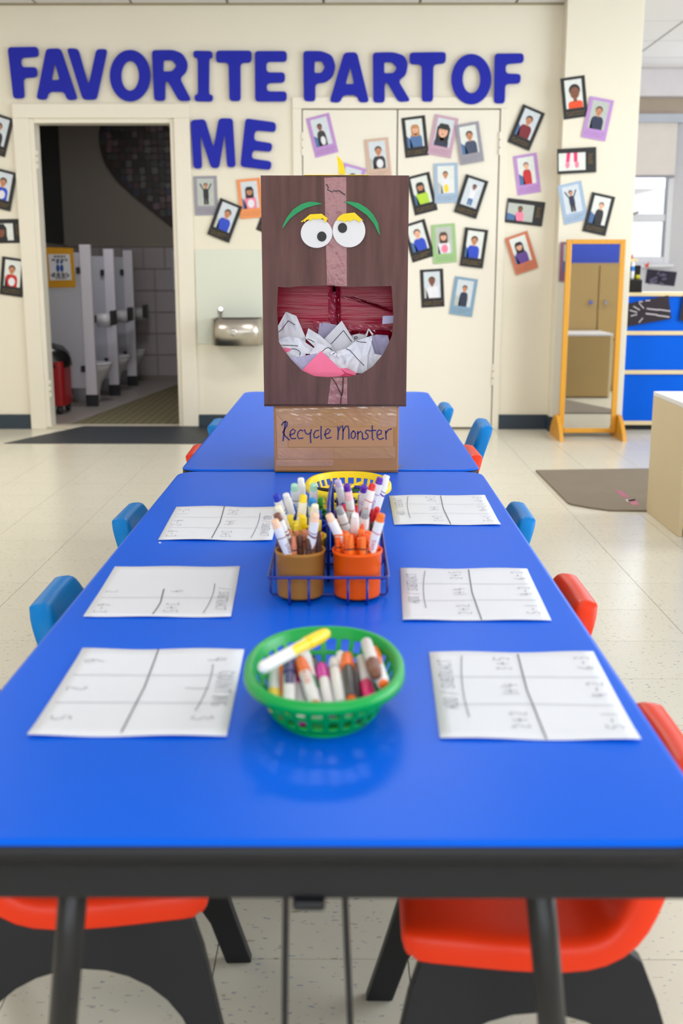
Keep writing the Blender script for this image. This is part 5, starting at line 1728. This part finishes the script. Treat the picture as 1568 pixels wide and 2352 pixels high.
ADD = [('ADD / SUBTRACT', .30, .88, .075)]
CELLS = [('2+2', .10, .53, .09), ('1+4', .44, .53, .09), ('3+5', .76, .53, .09), ('5-1', .10, .05, .09), ('4-2', .44, .05, .09), ('6-3', .76, .05, .09)]
sheet([(985, 1500), (1362, 1500), (1472, 1703), (1010, 1698)], 'white adding worksheet nearest the camera on the right', True, ADD, CELLS, seed=1)
sheet([(919, 1308), (1210, 1308), (1266, 1427), (925, 1427)], 'white adding worksheet second from the camera on the right', True, ADD, CELLS, seed=2)
sheet([(893, 1139), (1113, 1139), (1150, 1207), (905, 1206)], 'white adding worksheet farthest back on the right', True, ADD, CELLS, seed=3)
sheet([(190, 1493), (561, 1494), (520, 1694), (62, 1693)], 'white counting worksheet nearest the camera on the left', False, [('COUNTING', .30, .88, .09)],
      [('4', .12, .80, .11), ('1', .47, .72, .13), ('3', .80, .80, .11), ('6', .14, .06, .11), ('2', .48, .06, .11), ('5', .80, .06, .11)], seed=4)
sheet([(264, 1303), (551, 1303), (530, 1419), (191, 1418)], 'partly blank white worksheet second from the camera on the left', False, [('/ SUBTRACT', .47, .88, .075)],
      [('4', .52, .53, .09), ('3+5', .76, .53, .09), ('2', .52, .05, .09), ('6-3', .78, .05, .09)], mid=(.5, 1.0), vl=((.66, 0, 1),), seed=5)
sheet([(405, 1165), (640, 1166), (625, 1243), (363, 1241)], 'white adding worksheet farthest back on the left', False, ADD, CELLS, seed=6)
q = onZ(367, 1248, TZ)
tag(build('paper_crumb', MB().lathe([(.0022, TZ + .0003), (.0026, TZ + .0015), (.001, TZ + .0026)], 8, q.x, q.y), PAPER), 'tiny white paper crumb beside the back left worksheet', 'crumb')

# ================================================================== MARKERS
MR = .0072
ML = .135
WHITEPL = M('white_marker_plastic', (238, 238, 240), rough=.3, var=.01)
barrel_me = MB().lathe([(MR * .9, 0), (MR, .002), (MR, .122), (MR * .97, .1235)], 16).mesh('barrel')
plug_me = MB().lathe([(MR * .97, .1235), (MR * .86, .1245), (MR * .82, .1325), (MR * .74, .1348), (MR * .4, .1354)], 16).mesh('plug')
cap_me = MB().lathe([(MR * 1.12, .088), (MR * 1.14, .09), (MR * 1.1, .118), (MR * .98, .130), (MR * .7, .1345), (MR * .3, .1355)], 16).mesh('cap')
end_me = MB().lathe([(MR * .3, -.004), (MR * .7, -.003), (MR * .8, 0), (MR * .9, .0005)], 16).mesh('end_plug')


def band_mesh(z0, z1, wavy=0.0):
    mb = MB()
    seg = 20
    for k in range(seg):
        a = 2 * math.pi * k / seg
        w_ = wavy * math.sin(2 * a)
        for z in (z0 + w_, z1 + w_):
            mb.v.append((MR * 1.012 * math.cos(a), MR * 1.012 * math.sin(a), z))
    for k in range(seg):
        k2 = (k + 1) % seg
        mb.quad((2 * k, 2 * k2, 2 * k2 + 1, 2 * k + 1), True)
    return mb.mesh('stripe')


stripe_a = band_mesh(.098, .101, .002)
stripe_b = band_mesh(.104, .1055, .001)
stripe_c = band_mesh(.05, .075)


def cyl_text(txt, h, z0, flip=False):
    """pen strokes wrapped round the barrel, reading along its axis; faces local -Y"""
    mb = MB()
    st, wd = text_strokes(txt, h, h * .95, h * .7)
    R = MR * 1.015
    for s_ in st:
        pts = []
        for a_, b_ in zip(s_, s_[1:]):
            for j in range(3):
                t = j / 3
                pts.append((a_[0] + (b_[0] - a_[0]) * t, a_[1] + (b_[1] - a_[1]) * t))
        pts.append(s_[-1])
        o0 = len(mb.v)
        n_ = len(pts)
        for i, p_ in enumerate(pts):
            d_ = Vector((pts[min(i + 1, n_ - 1)][0] - pts[max(i - 1, 0)][0], pts[min(i + 1, n_ - 1)][1] - pts[max(i - 1, 0)][1]))
            if d_.length < 1e-9:
                d_ = Vector((1, 0))
            d_.normalize()
            for s in (1, -1):
                u = p_[0] - d_.y * s * h * .075; v = p_[1] + d_.x * s * h * .075
                ang = -math.pi / 2 - (v - h / 2) / R
                mb.v.append((R * math.cos(ang), R * math.sin(ang), z0 + u))
        for i in range(n_ - 1):
            mb.quad((o0 + 2 * i, o0 + 2 * i + 1, o0 + 2 * i + 3, o0 + 2 * i + 2))
    return mb.mesh('lettering')


txt_creat = cyl_text('CREATIONS', .0062, .045)
txt_brand = cyl_text('crayola', .0062, .056)


def oval_patch():
    mb = MB()
    R = MR * 1.01
    rows = []
    N_ = 14
    for i in range(N_ + 1):
        t = i / N_
        z = .050 + .045 * t
        w_ = math.sqrt(max(0, 1 - (2 * t - 1) ** 4)) * .95
        for k in range(7):
            ang = -math.pi / 2 + w_ * (k / 6 * 2 - 1)
            mb.v.append((R * math.cos(ang), R * math.sin(ang), z))
    for i in range(N_):
        for k in range(6):
            mb.quad((i * 7 + k, i * 7 + k + 1, (i + 1) * 7 + k + 1, (i + 1) * 7 + k), True)
    return mb.mesh('brand_oval')


oval_me = oval_patch()
for me in (barrel_me, plug_me, cap_me, end_me, stripe_a, stripe_b, stripe_c, txt_creat, txt_brand, oval_me):
    me.materials.append(WHITEPL)

PAL = dict(blue=(20, 50, 190), navy=(36, 34, 110), green=(40, 150, 90), mint=(170, 222, 200), teal=(20, 130, 110), yellow=(248, 214, 10), sky=(10, 140, 220), brown=(122, 74, 60),
           maroon=(120, 40, 60), purple=(92, 32, 176), violet=(150, 110, 200), lilac=(206, 190, 226), red=(216, 24, 36), pink=(240, 60, 140), magenta=(216, 0, 170), rose=(240, 190, 200),
           grey=(150, 156, 162), black=(30, 30, 34), orange=(250, 112, 16), peach=(250, 206, 176), cream=(242, 238, 216), white=(240, 240, 242), char=(62, 64, 70), hotpink=(240, 30, 120))


def pc(n):
    return M('dye_' + n, PAL[n], rough=.35, var=.04)


def marker(bottom, top, lab, group, plug='white', print_=None, kind='plain', body='white', roll=0.0, cap=None, scale=1.0, tail=None):
    b, t = Vector(bottom), Vector(top)
    d = (t - b).normalized()
    o = link('marker', barrel_me, pc(body) if body != 'white' else WHITEPL, None, b)
    # local z along d, local -y turned towards the camera
    to_cam = (CAM - b)
    yv = -(to_cam - d * to_cam.dot(d)).normalized()
    xv = yv.cross(d)
    m = Matrix((xv, yv, d)).transposed()
    o.rotation_mode = 'QUATERNION'
    o.rotation_quaternion = (m @ Matrix.Rotation(roll, 3, 'Z')).to_quaternion()
    if scale != 1.0:
        o.scale = (scale, scale, scale)
    tag(o, lab, 'marker', group)
    if cap:
        link('cap', cap_me, pc(cap), o)
        link('end_plug', end_me, pc(tail or cap), o)
    else:
        link('end_plug', plug_me, pc(plug) if plug != 'white' else WHITEPL, o)
    if print_:
        if kind == 'stripes':
            link('stripe', stripe_a, pc(print_), o); link('stripe', stripe_b, pc(print_), o)
        elif kind == 'text':
            tag(link('lettering', txt_creat, pc(print_), o), kind='stuff')
            link('stripe', stripe_b, pc(print_), o)
        elif kind == 'oval':
            ov = link('brand_oval', oval_me, pc(print_), o)
            tag(link('lettering', txt_brand, WHITEPL, ov), kind='stuff')
            link('stripe', stripe_a, pc(print_), o)
        elif kind == 'band':
            link('stripe', stripe_c, pc(print_), o)
        elif kind == 'label':
            link('brand_oval', oval_me, pc(print_), o)
    return o


# ================================================================== CADDY WITH EIGHT CUPS
CUPX = (-.0695, .0185)
ROWY = (1.632, 1.722, 1.812, 1.902)
CUPR, CUPH = .0385, .072
CZ = TZ + .005
CUPC = {'brown': (176, 120, 50), 'orange': (255, 96, 6), 'yellow': (246, 210, 20), 'black': (36, 36, 40), 'blue': (14, 60, 200), 'red': (206, 20, 40), 'green': (20, 120, 40), 'purple': (90, 40, 150)}
LAY = [('brown', 0, 0), ('orange', 1, 0), ('yellow', 0, 1), ('black', 1, 1), ('blue', 0, 2), ('red', 1, 2), ('green', 0, 3), ('purple', 1, 3)]
cup_me = MB().lathe([(CUPR * .90, 0), (CUPR * .93, .003), (CUPR * .965, CUPH - .006), (CUPR, CUPH - .005), (CUPR * 1.01, CUPH), (CUPR * .955, CUPH), (CUPR * .93, CUPH - .006), (CUPR * .89, .004)], 36, cap0=True, cap1=True).mesh('cup')
CUPS = {}
for nm, i, j in LAY:
    m_ = M('cup_' + nm, CUPC[nm], rough=.38, spec=.25, var=.04, scale=20)
    if len(cup_me.materials) == 0:
        cup_me.materials.append(m_)
    o = link('supply_cup', cup_me, m_, None, (CUPX[i], ROWY[j], CZ))
    tag(o, nm + ' plastic cup ' + ['at the front of', 'in the second row of', 'in the third row of', 'in the back row of'][j] + ' the wire caddy', 'cup', 'coloured cups in the wire caddy')
    CUPS[nm] = Vector((CUPX[i], ROWY[j], CZ))

WIRE = M('blue_wire', (16, 44, 140), rough=.35, spec=.5, var=.08)
x0, x1 = CUPX[0] - .0435, CUPX[1] + .0435
y0, y1 = ROWY[0] - .047, ROWY[3] + .045
cad = empty('wire_caddy', ((x0 + x1) / 2, (y0 + y1) / 2, TZ)); tag(cad, 'blue wire caddy holding the eight coloured cups', 'caddy')
R_ = .0021


def ringw(z, e=0.0):
    return [(p_[0], p_[1], z) for p_ in rrect(x0 - e, x1 + e, y0 - e, y1 + e, .008, 3)]


build('top_ring', MB().tube(ringw(TZ + .045, .003), R_ * 1.15, 8, closed=True), WIRE, cad)
for i in (0, 1):
    for dx in (-.0145, .0145):
        xx = CUPX[i] + dx
        build('wire', MB().tube([(xx, y0 - .003, TZ + .045), (xx, y0 - .003, TZ + .008), (xx, y0, TZ + .0028), (xx, y1, TZ + .0028), (xx, y1 + .003, TZ + .008), (xx, y1 + .003, TZ + .045)], R_, 8), WIRE, cad)
for j in range(4):
    build('wire', MB().tube([(x0 - .003, ROWY[j], TZ + .045), (x0 - .003, ROWY[j], TZ + .008), (x0, ROWY[j], TZ + .0035), (x1, ROWY[j], TZ + .0035), (x1 + .003, ROWY[j], TZ + .008), (x1 + .003, ROWY[j], TZ + .045)], R_, 8), WIRE, cad)
xc = (CUPX[0] + CUPX[1]) / 2
ya, yb = ROWY[1] - .02, ROWY[2] + .05
hzt = TZ + .142
hpth = [(xc - .002, ya, TZ + .004), (xc - .002, ya, hzt - .03), (xc - .001, ya + .006, hzt - .008), (xc, ya + .025, hzt), (xc + .002, yb - .025, hzt), (xc + .003, yb - .006, hzt - .008), (xc + .003, yb, hzt - .03), (xc + .003, yb, TZ + .004)]
build('handle', MB().tube(hpth, .0028, 10), WIRE, cad)

# crayons standing in the cups
cr_me = MB().lathe([(.0048, 0), (.0048, .0815), (.0043, .0825)], 12).mesh('crayon')
crt_me = MB().lathe([(.0048, 0), (.0048, .074), (.0043, .075), (.0041, .078), (.0024, .086), (.0018, .0865)], 12).mesh('crayon')
wr_me = MB().lathe([(.00495, .008), (.00495, .074)], 12, cap0=False, cap1=False).mesh('wrapper')
ln_me = MB().lathe([(.00502, .066), (.00502, .068)], 12, cap0=False, cap1=False).mesh('wrapper_line')
ln_me.materials.append(LINE)
cr_me.materials.append(LINE)
crt_me.materials.append(LINE)
wr_me.materials.append(LINE)
CRC = {'brown': [(92, 54, 40), (122, 70, 44), (70, 40, 36), (210, 128, 92), (96, 44, 50)], 'orange': [(250, 96, 10), (236, 84, 6), (252, 120, 30)], 'yellow': [(250, 214, 20), (240, 200, 16), (252, 226, 60)],
       'black': [(34, 34, 38), (60, 58, 60), (190, 140, 120)], 'blue': [(16, 50, 160), (20, 80, 200), (30, 40, 110)], 'red': [(206, 16, 40), (226, 40, 60), (180, 10, 40), (220, 20, 110)], 'green': [(10, 90, 36), (30, 140, 50), (60, 160, 40)], 'purple': [(90, 40, 160), (140, 50, 180), (70, 30, 110)]}
rr = random.Random(21)
USED = {}
for nm, i, j in LAY:
    c0 = CUPS[nm]
    n_ = [20, 14, 12, 10][j]
    if nm == 'orange':
        n_ = 20
    for k in range(n_):
        a = 2 * math.pi * k / n_ + rr.uniform(-.15, .15)
        rad = .036 if k % 3 else .016
        cc = CRC[nm][rr.randrange(len(CRC[nm]))]
        m_ = M('crayon_%s_%d' % (nm, CRC[nm].index(cc)), cc, rough=.5, var=.08, scale=60)
        lift = rr.uniform(-.0, .005) - (.012 if (j == 0) else .004)
        o = link('crayon', crt_me if k % 5 == 4 else cr_me, m_, None, (c0.x + math.cos(a) * rad * .72, c0.y + math.sin(a) * rad * .72, CZ + .005))
        if not cr_me.materials:
            pass
        d_ = Vector((math.cos(a + .3) * .05, math.sin(a + .3) * .05, 1)).normalized()
        o.rotation_mode = 'QUATERNION'
        o.rotation_quaternion = Vector((0, 0, 1)).rotation_difference(d_)
        sc_ = 1.0 + rr.uniform(.02, .16)
        o.scale = (1, 1, sc_)
        w_ = link('wrapper', wr_me, m_, o)
        link('wrapper_line', ln_me, LINE, o)
        pos = ['right', 'right rear', 'back right', 'rear right', 'back', 'rear left', 'back left', 'left rear', 'left', 'left front', 'front left', 'nearest left', 'front', 'nearest right', 'front right', 'right front'][int(round(a / (math.pi / 8))) % 16]
        lb = ['plain', 'lighter', 'deeper', 'pale', 'dark'][CRC[nm].index(cc)] + ' ' + nm + ' crayon at the ' + pos + (' edge' if k % 3 else ' inner part') + ' of the ' + nm + ' cup'
        if lb in USED:
            lb = 'taller ' + lb if sc_ > USED[lb] else 'shorter ' + lb
        USED[lb] = sc_
        tag(o, lb, 'crayon', 'crayons in the ' + nm + ' cup')


def solve(cup, px, py, off, L_=ML):
    """marker with its foot in a cup and its top end on the sight line of a pixel"""
    b = CUPS[cup] + Vector((off[0], off[1], .006))
    d = ray(px, py)
    # |CAM + t d - b| = L
    w_ = CAM - b
    A, B, C_ = d.dot(d), 2 * w_.dot(d), w_.dot(w_) - L_ * L_
    D = B * B - 4 * A * C_
    if D < 0:
        t = -B / (2 * A)
    else:
        r1, r2 = (-B - math.sqrt(D)) / (2 * A), (-B + math.sqrt(D)) / (2 * A)
        q1, q2 = CAM + d * r1, CAM + d * r2
        t = r1 if q1.z > q2.z and abs(q1.y - b.y) < .1 else r2
        # prefer the end nearest the cup axis
        t = r1 if abs(q1.y - b.y) < abs(q2.y - b.y) else r2
    top = CAM + d * t
    return b, b + (top - b).normalized() * L_


def cm(px, py, cup, off, lab, **kw):
    b, t = solve(cup, px, py, off)
    marker(b, t, lab, 'markers standing in the caddy cups', **kw)


cm(690.6, 1099, 'green', (-.004, .012), 'white marker with pale green print, tallest in the green cup', plug='white', print_='green', kind='label')
cm(675, 1113, 'green', (-.012, -.004), 'white marker with green lettering, leftmost in the green cup', plug='mint', print_='teal', kind='text')
cm(720, 1112, 'green', (.012, 0), 'white marker with mint end in the green cup', plug='mint', print_='teal', kind='stripes')
cm(633, 1136, 'blue', (-.008, -.004), 'white marker with dark blue end leaning left in the blue cup', plug='blue', print_='blue', kind='stripes')
cm(656, 1135, 'blue', (-.002, .01), 'white marker with blue emblem in the blue cup', plug='white', print_='navy', kind='label', roll=.9)
cm(717, 1147, 'blue', (.014, 0), 'white marker with sky blue end in the blue cup', plug='sky', print_='sky', kind='stripes')
cm(697, 1137, 'yellow', (-.012, .004), 'cream-white marker with yellow end, tall in the yellow cup', plug='yellow', print_='yellow', kind='stripes', body='cream')
cm(637, 1163, 'yellow', (.0, .008), 'white marker with yellow markings leaning left in the yellow cup', plug='cream', print_='yellow', kind='text')
cm(723, 1160, 'yellow', (.014, .01), 'white marker with cream end at the right of the yellow cup', plug='cream', print_='yellow', kind='label', roll=1.2)
cm(635, 1180, 'brown', (.010, .012), 'white marker with brown end leaning left in the brown cup', plug='brown', print_='maroon', kind='stripes')
cm(630, 1195, 'brown', (.006, -.004), 'white marker with peach end, front left of the brown cup', plug='peach', print_='maroon', kind='text', roll=.5)
cm(725, 1181, 'brown', (.004, .0), 'white marker with maroon stripes standing in the brown cup', plug='peach', print_='maroon', kind='stripes')
cm(775, 1103, 'purple', (-.006, .0), 'white marker with lilac end and emblem in the purple cup', plug='lilac', print_='violet', kind='label')
cm(796, 1113, 'purple', (.002, -.012), 'white marker with purple end and purple lettering in the purple cup', plug='purple', print_='purple', kind='text')
cm(836, 1116, 'purple', (.004, .012), 'white marker with purple end in the middle of the purple cup', plug='purple', print_='lilac', kind='stripes')
cm(873, 1097, 'purple', (.010, .004), 'white marker with purple end leaning right in the purple cup', plug='purple', print_='violet', kind='text')
cm(889, 1089, 'purple', (.016, -.002), 'white marker with violet stripes leaning farthest right', plug='white', print_='purple', kind='stripes')
cm(800, 1133, 'red', (.002, -.004), 'white marker with rose end and red lettering in the red cup', plug='rose', print_='red', kind='text')
cm(856, 1111, 'red', (-.004, .006), 'white marker with red end and red lettering in the red cup', plug='red', print_='red', kind='text')
cm(778, 1165, 'black', (.008, .004), 'white marker with grey end leaning left in the black cup', plug='grey', print_='black', kind='text', roll=.8)
cm(815, 1182, 'black', (-.006, -.012), 'plain white marker standing in the black cup', plug='white', print_='lilac', kind='label', roll=.9)
cm(839, 1174, 'black', (.004, .010), 'marker with black brand oval in the black cup', plug='grey', print_='black', kind='oval')
cm(754, 1181, 'orange', (.012, .006), 'white marker with orange brand oval leaning left in the orange cup', plug='peach', print_='orange', kind='oval')
cm(876, 1181, 'orange', (.004, -.004), 'white marker with orange end and red lettering in the orange cup', plug='orange', print_='red', kind='text')
# stout crayons that stick out
b, t = solve('yellow', 694.5, 1184, (.004, -.016), .118)
marker(b, t, 'solid yellow marker with black lettering in the yellow cup', 'markers standing in the caddy cups', plug='yellow', print_='black', kind='text', body='yellow', scale=.87)
b, t = solve('red', 867, 1165, (.014, -.01), .112)
marker(b, t, 'solid red marker sticking out of the red cup', 'markers standing in the caddy cups', plug='red', body='red', scale=.82)
b, t = solve('orange', 792, 1226, (.018, -.008), .105)
marker(b, t, 'solid orange marker leaning in the orange cup', 'markers standing in the caddy cups', plug='orange', print_='black', kind='stripes', body='orange', scale=.78)

# ================================================================== OVAL BASKETS
def basket(cx, cy, mat, lab):
    z0 = TZ + .0004
    ax, ay = .083, .122           # rim half axes
    bx_, by_ = .060, .088         # base half axes
    H = .052
    r = empty('oval_basket', (cx, cy, z0)); tag(r, lab, 'basket', 'oval plastic baskets')
    NH = 30
    seg = NH * 3
    lev = [0, .08, .18, .44, .54, .80, .92, 1.0]
    holes = {2, 4}
    mb = MB()
    for t in lev:
        e = t ** .8
        for k in range(seg):
            a = 2 * math.pi * (k - .5) / seg
            rx, ry = bx_ + (ax - bx_) * e, by_ + (ay - by_) * e
            ex = .9
            c_, s_ = math.cos(a), math.sin(a)
            mb.v.append((cx + rx * math.copysign(abs(c_) ** ex, c_), cy + ry * math.copysign(abs(s_) ** ex, s_), z0 + .003 + t * (H - .003)))
    for i in range(len(lev) - 1):
        for k in range(seg):
            if i in holes and k % 3 != 2:
                continue
            k2 = (k + 1) % seg
            mb.quad((i * seg + k, i * seg + k2, (i + 1) * seg + k2, (i + 1) * seg + k), False)
    w_ = build('wall', mb, mat, r)
    solidify(w_, .0026, 0)
    # floor of the basket
    n_ = 48
    build('floor_plate', MB().prism([(cx + bx_ * 1.02 * math.cos(2 * math.pi * k / n_), cy + by_ * 1.02 * math.sin(2 * math.pi * k / n_)) for k in range(n_)], z0, z0 + .004), mat, r)
    # rolled rim
    pth = []
    for k in range(64):
        a = 2 * math.pi * k / 64
        c_, s_ = math.cos(a), math.sin(a)
        pth.append((cx + (ax + .003) * math.copysign(abs(c_) ** .9, c_), cy + (ay + .003) * math.copysign(abs(s_) ** .9, s_), z0 + H))
    mb2 = MB()
    prof = [(-.004, -.004), (-.0045, .001), (-.002, .0035), (.003, .003), (.0062, -.001), (.0065, -.009), (.0045, -.0095), (.0035, -.003)]
    for i, p_ in enumerate(pth):
        rad = Vector((p_[0] - cx, p_[1] - cy, 0)).normalized()
        for (o_, h_) in prof:
            mb2.v.append((p_[0] + rad.x * o_, p_[1] + rad.y * o_, p_[2] + h_))
    m_ = len(prof)
    for i in range(64):
        i2 = (i + 1) % 64
        for k in range(m_):
            k2 = (k + 1) % m_
            mb2.quad((i * m_ + k, i2 * m_ + k, i2 * m_ + k2, i * m_ + k2), True)
    build('rim', mb2, mat, r)
    return r


GRB = M('green_basket_plastic', (0, 166, 72), rough=.34, spec=.4, var=.05, scale=12, bump=.02)
YLB = M('yellow_basket_plastic', (244, 214, 14), rough=.36, spec=.45, var=.06, scale=30)
GX, GY = -.024, 1.195
basket(GX, GY, GRB, 'green oval basket of markers nearest the camera')
YX, YY = .006, 2.29
basket(YX, YY, YLB, 'yellow oval basket of colouring sticks behind the caddy')


def bm(p_top, px_bot, zb, lab, yb=-.078, cap_at_top=True, **kw):
    """marker lying in the green basket: lower end inside the front wall, upper end on the sight line of a pixel"""
    yy = GY + yb
    x = CAM.x + ray(px_bot, 1625).x / ray(px_bot, 1625).y * yy
    b = Vector((x, yy, TZ + zb))
    L_ = .1355
    d = ray(*p_top)
    w_ = CAM - b
    A, B, C_ = d.dot(d), 2 * w_.dot(d), w_.dot(w_) - L_ * L_
    D = max(0, B * B - 4 * A * C_)
    t = CAM + d * ((-B + math.sqrt(D)) / (2 * A))
    t = b + (t - b).normalized() * L_
    if t.z < TZ + .012:
        t.z = TZ + .012
    if cap_at_top:
        marker(b, t, lab, 'markers in the green basket', **kw)
    else:
        marker(t, b, lab, 'markers in the green basket', **kw)


bm((700, 1497), 730, .012, 'white marker with green print at the back of the basket', yb=-.06, print_='green', kind='band')
bm((781, 1502), 795, .012, 'white marker half hidden at the back of the basket', yb=-.06, plug='white')
bm((665, 1518), 663.5, .030, 'white marker with navy cap and navy oval, left in the basket', cap='navy', print_='navy', kind='label')
bm((630, 1535), 629, .024, 'white marker with yellow cap pointing down at the basket left', yb=-.066, cap='yellow', cap_at_top=False)
bm((681, 1540), 692, .014, 'white marker with magenta cap under the orange-capped one', cap='magenta')
bm((689, 1515), 724, .034, 'white marker with orange cap and orange squiggles in the basket', cap='orange', print_='orange', kind='text')
bm((737, 1529), 760, .024, 'white marker with magenta cap in the middle of the basket', cap='magenta')
bm((766, 1516), 786, .034, 'white marker with grey stripes in the middle of the basket', plug='white', print_='grey', kind='stripes')
bm((796, 1505), 807, .040, 'dark marker with orange cap in the basket', cap='orange', body='char')
bm((818, 1530), 826, .014, 'dark slim marker beside the pink-capped one', body='char', plug='char')
bm((830, 1514), 848, .036, 'white marker with hot pink cap pointing to the camera', yb=-.070, cap='hotpink', cap_at_top=False, print_='pink', kind='stripes')
bm((856, 1492), 880, .050, 'white marker with orange cap at the basket right', yb=-.058, cap='orange', print_='orange', kind='label')
bm((841, 1476), 863, .062, 'white marker with brown cap pointing to the camera', yb=-.062, cap='brown', cap_at_top=False)
bm((712, 1500), 755, .012, 'black pen lying deep in the green basket', yb=-.03, body='black', plug='black', scale=.9)
bm((647, 1530), 648, .012, 'orange-brown marker deep at the left of the basket', yb=-.055, body='orange', plug='brown')
# yellow marker laid across the rim
t = onZ(713, 1474, TZ + .074); b = onZ(604, 1533, TZ + .074)
d = (t - b).normalized()
marker(b, b + d * .1355, 'white marker with yellow cap lying across the green basket', 'markers in the green basket', cap='yellow', print_='yellow', kind='label', tail='white')

# colouring sticks in the yellow basket
rr = random.Random(4)
stick_me = MB().prism([(.0042 * math.cos(math.pi / 3 * k), .0042 * math.sin(math.pi / 3 * k)) for k in range(6)], -.045, .045, 'z').mesh('colouring_stick')
stick_me.materials.append(pc('black'))
edge_me = MB().prism([(.0044 * math.cos(math.pi / 3 * k + a_), .0044 * math.sin(math.pi / 3 * k + a_)) for a_ in (0,) for k in (0, 1)] + [(.0030, .0020)], -.0452, .0452, 'z').mesh('coloured_core')
edge_me.materials.append(pc('yellow'))
SC = ['black', 'red', 'black', 'orange', 'yellow', 'black', 'navy', 'red', 'black', 'green', 'black', 'orange', 'purple', 'red', 'black', 'yellow', 'black', 'blue']
for k, cn in enumerate(SC):
    x = YX + rr.uniform(-.034, .034); y = YY + rr.uniform(-.045, .045)
    o = link('colouring_stick', stick_me, pc(cn), None, (x, y, TZ + .012 + .0052 * (k // 3) + rr.uniform(0, .002)))
    o.rotation_euler = (math.radians(90 + rr.uniform(-6, 6)), 0, rr.uniform(.2, 2.9))
    link('coloured_core', edge_me, pc(['yellow', 'red', 'orange'][k % 3]), o)
    tag(o, cn + ' colouring stick in the yellow basket, ' + ['bottom layer', 'second layer', 'third layer', 'fourth layer', 'fifth layer', 'top layer'][k // 3] + (' at left' if x < YX else ' at right'), 'colouring stick', 'colouring sticks in the yellow basket')
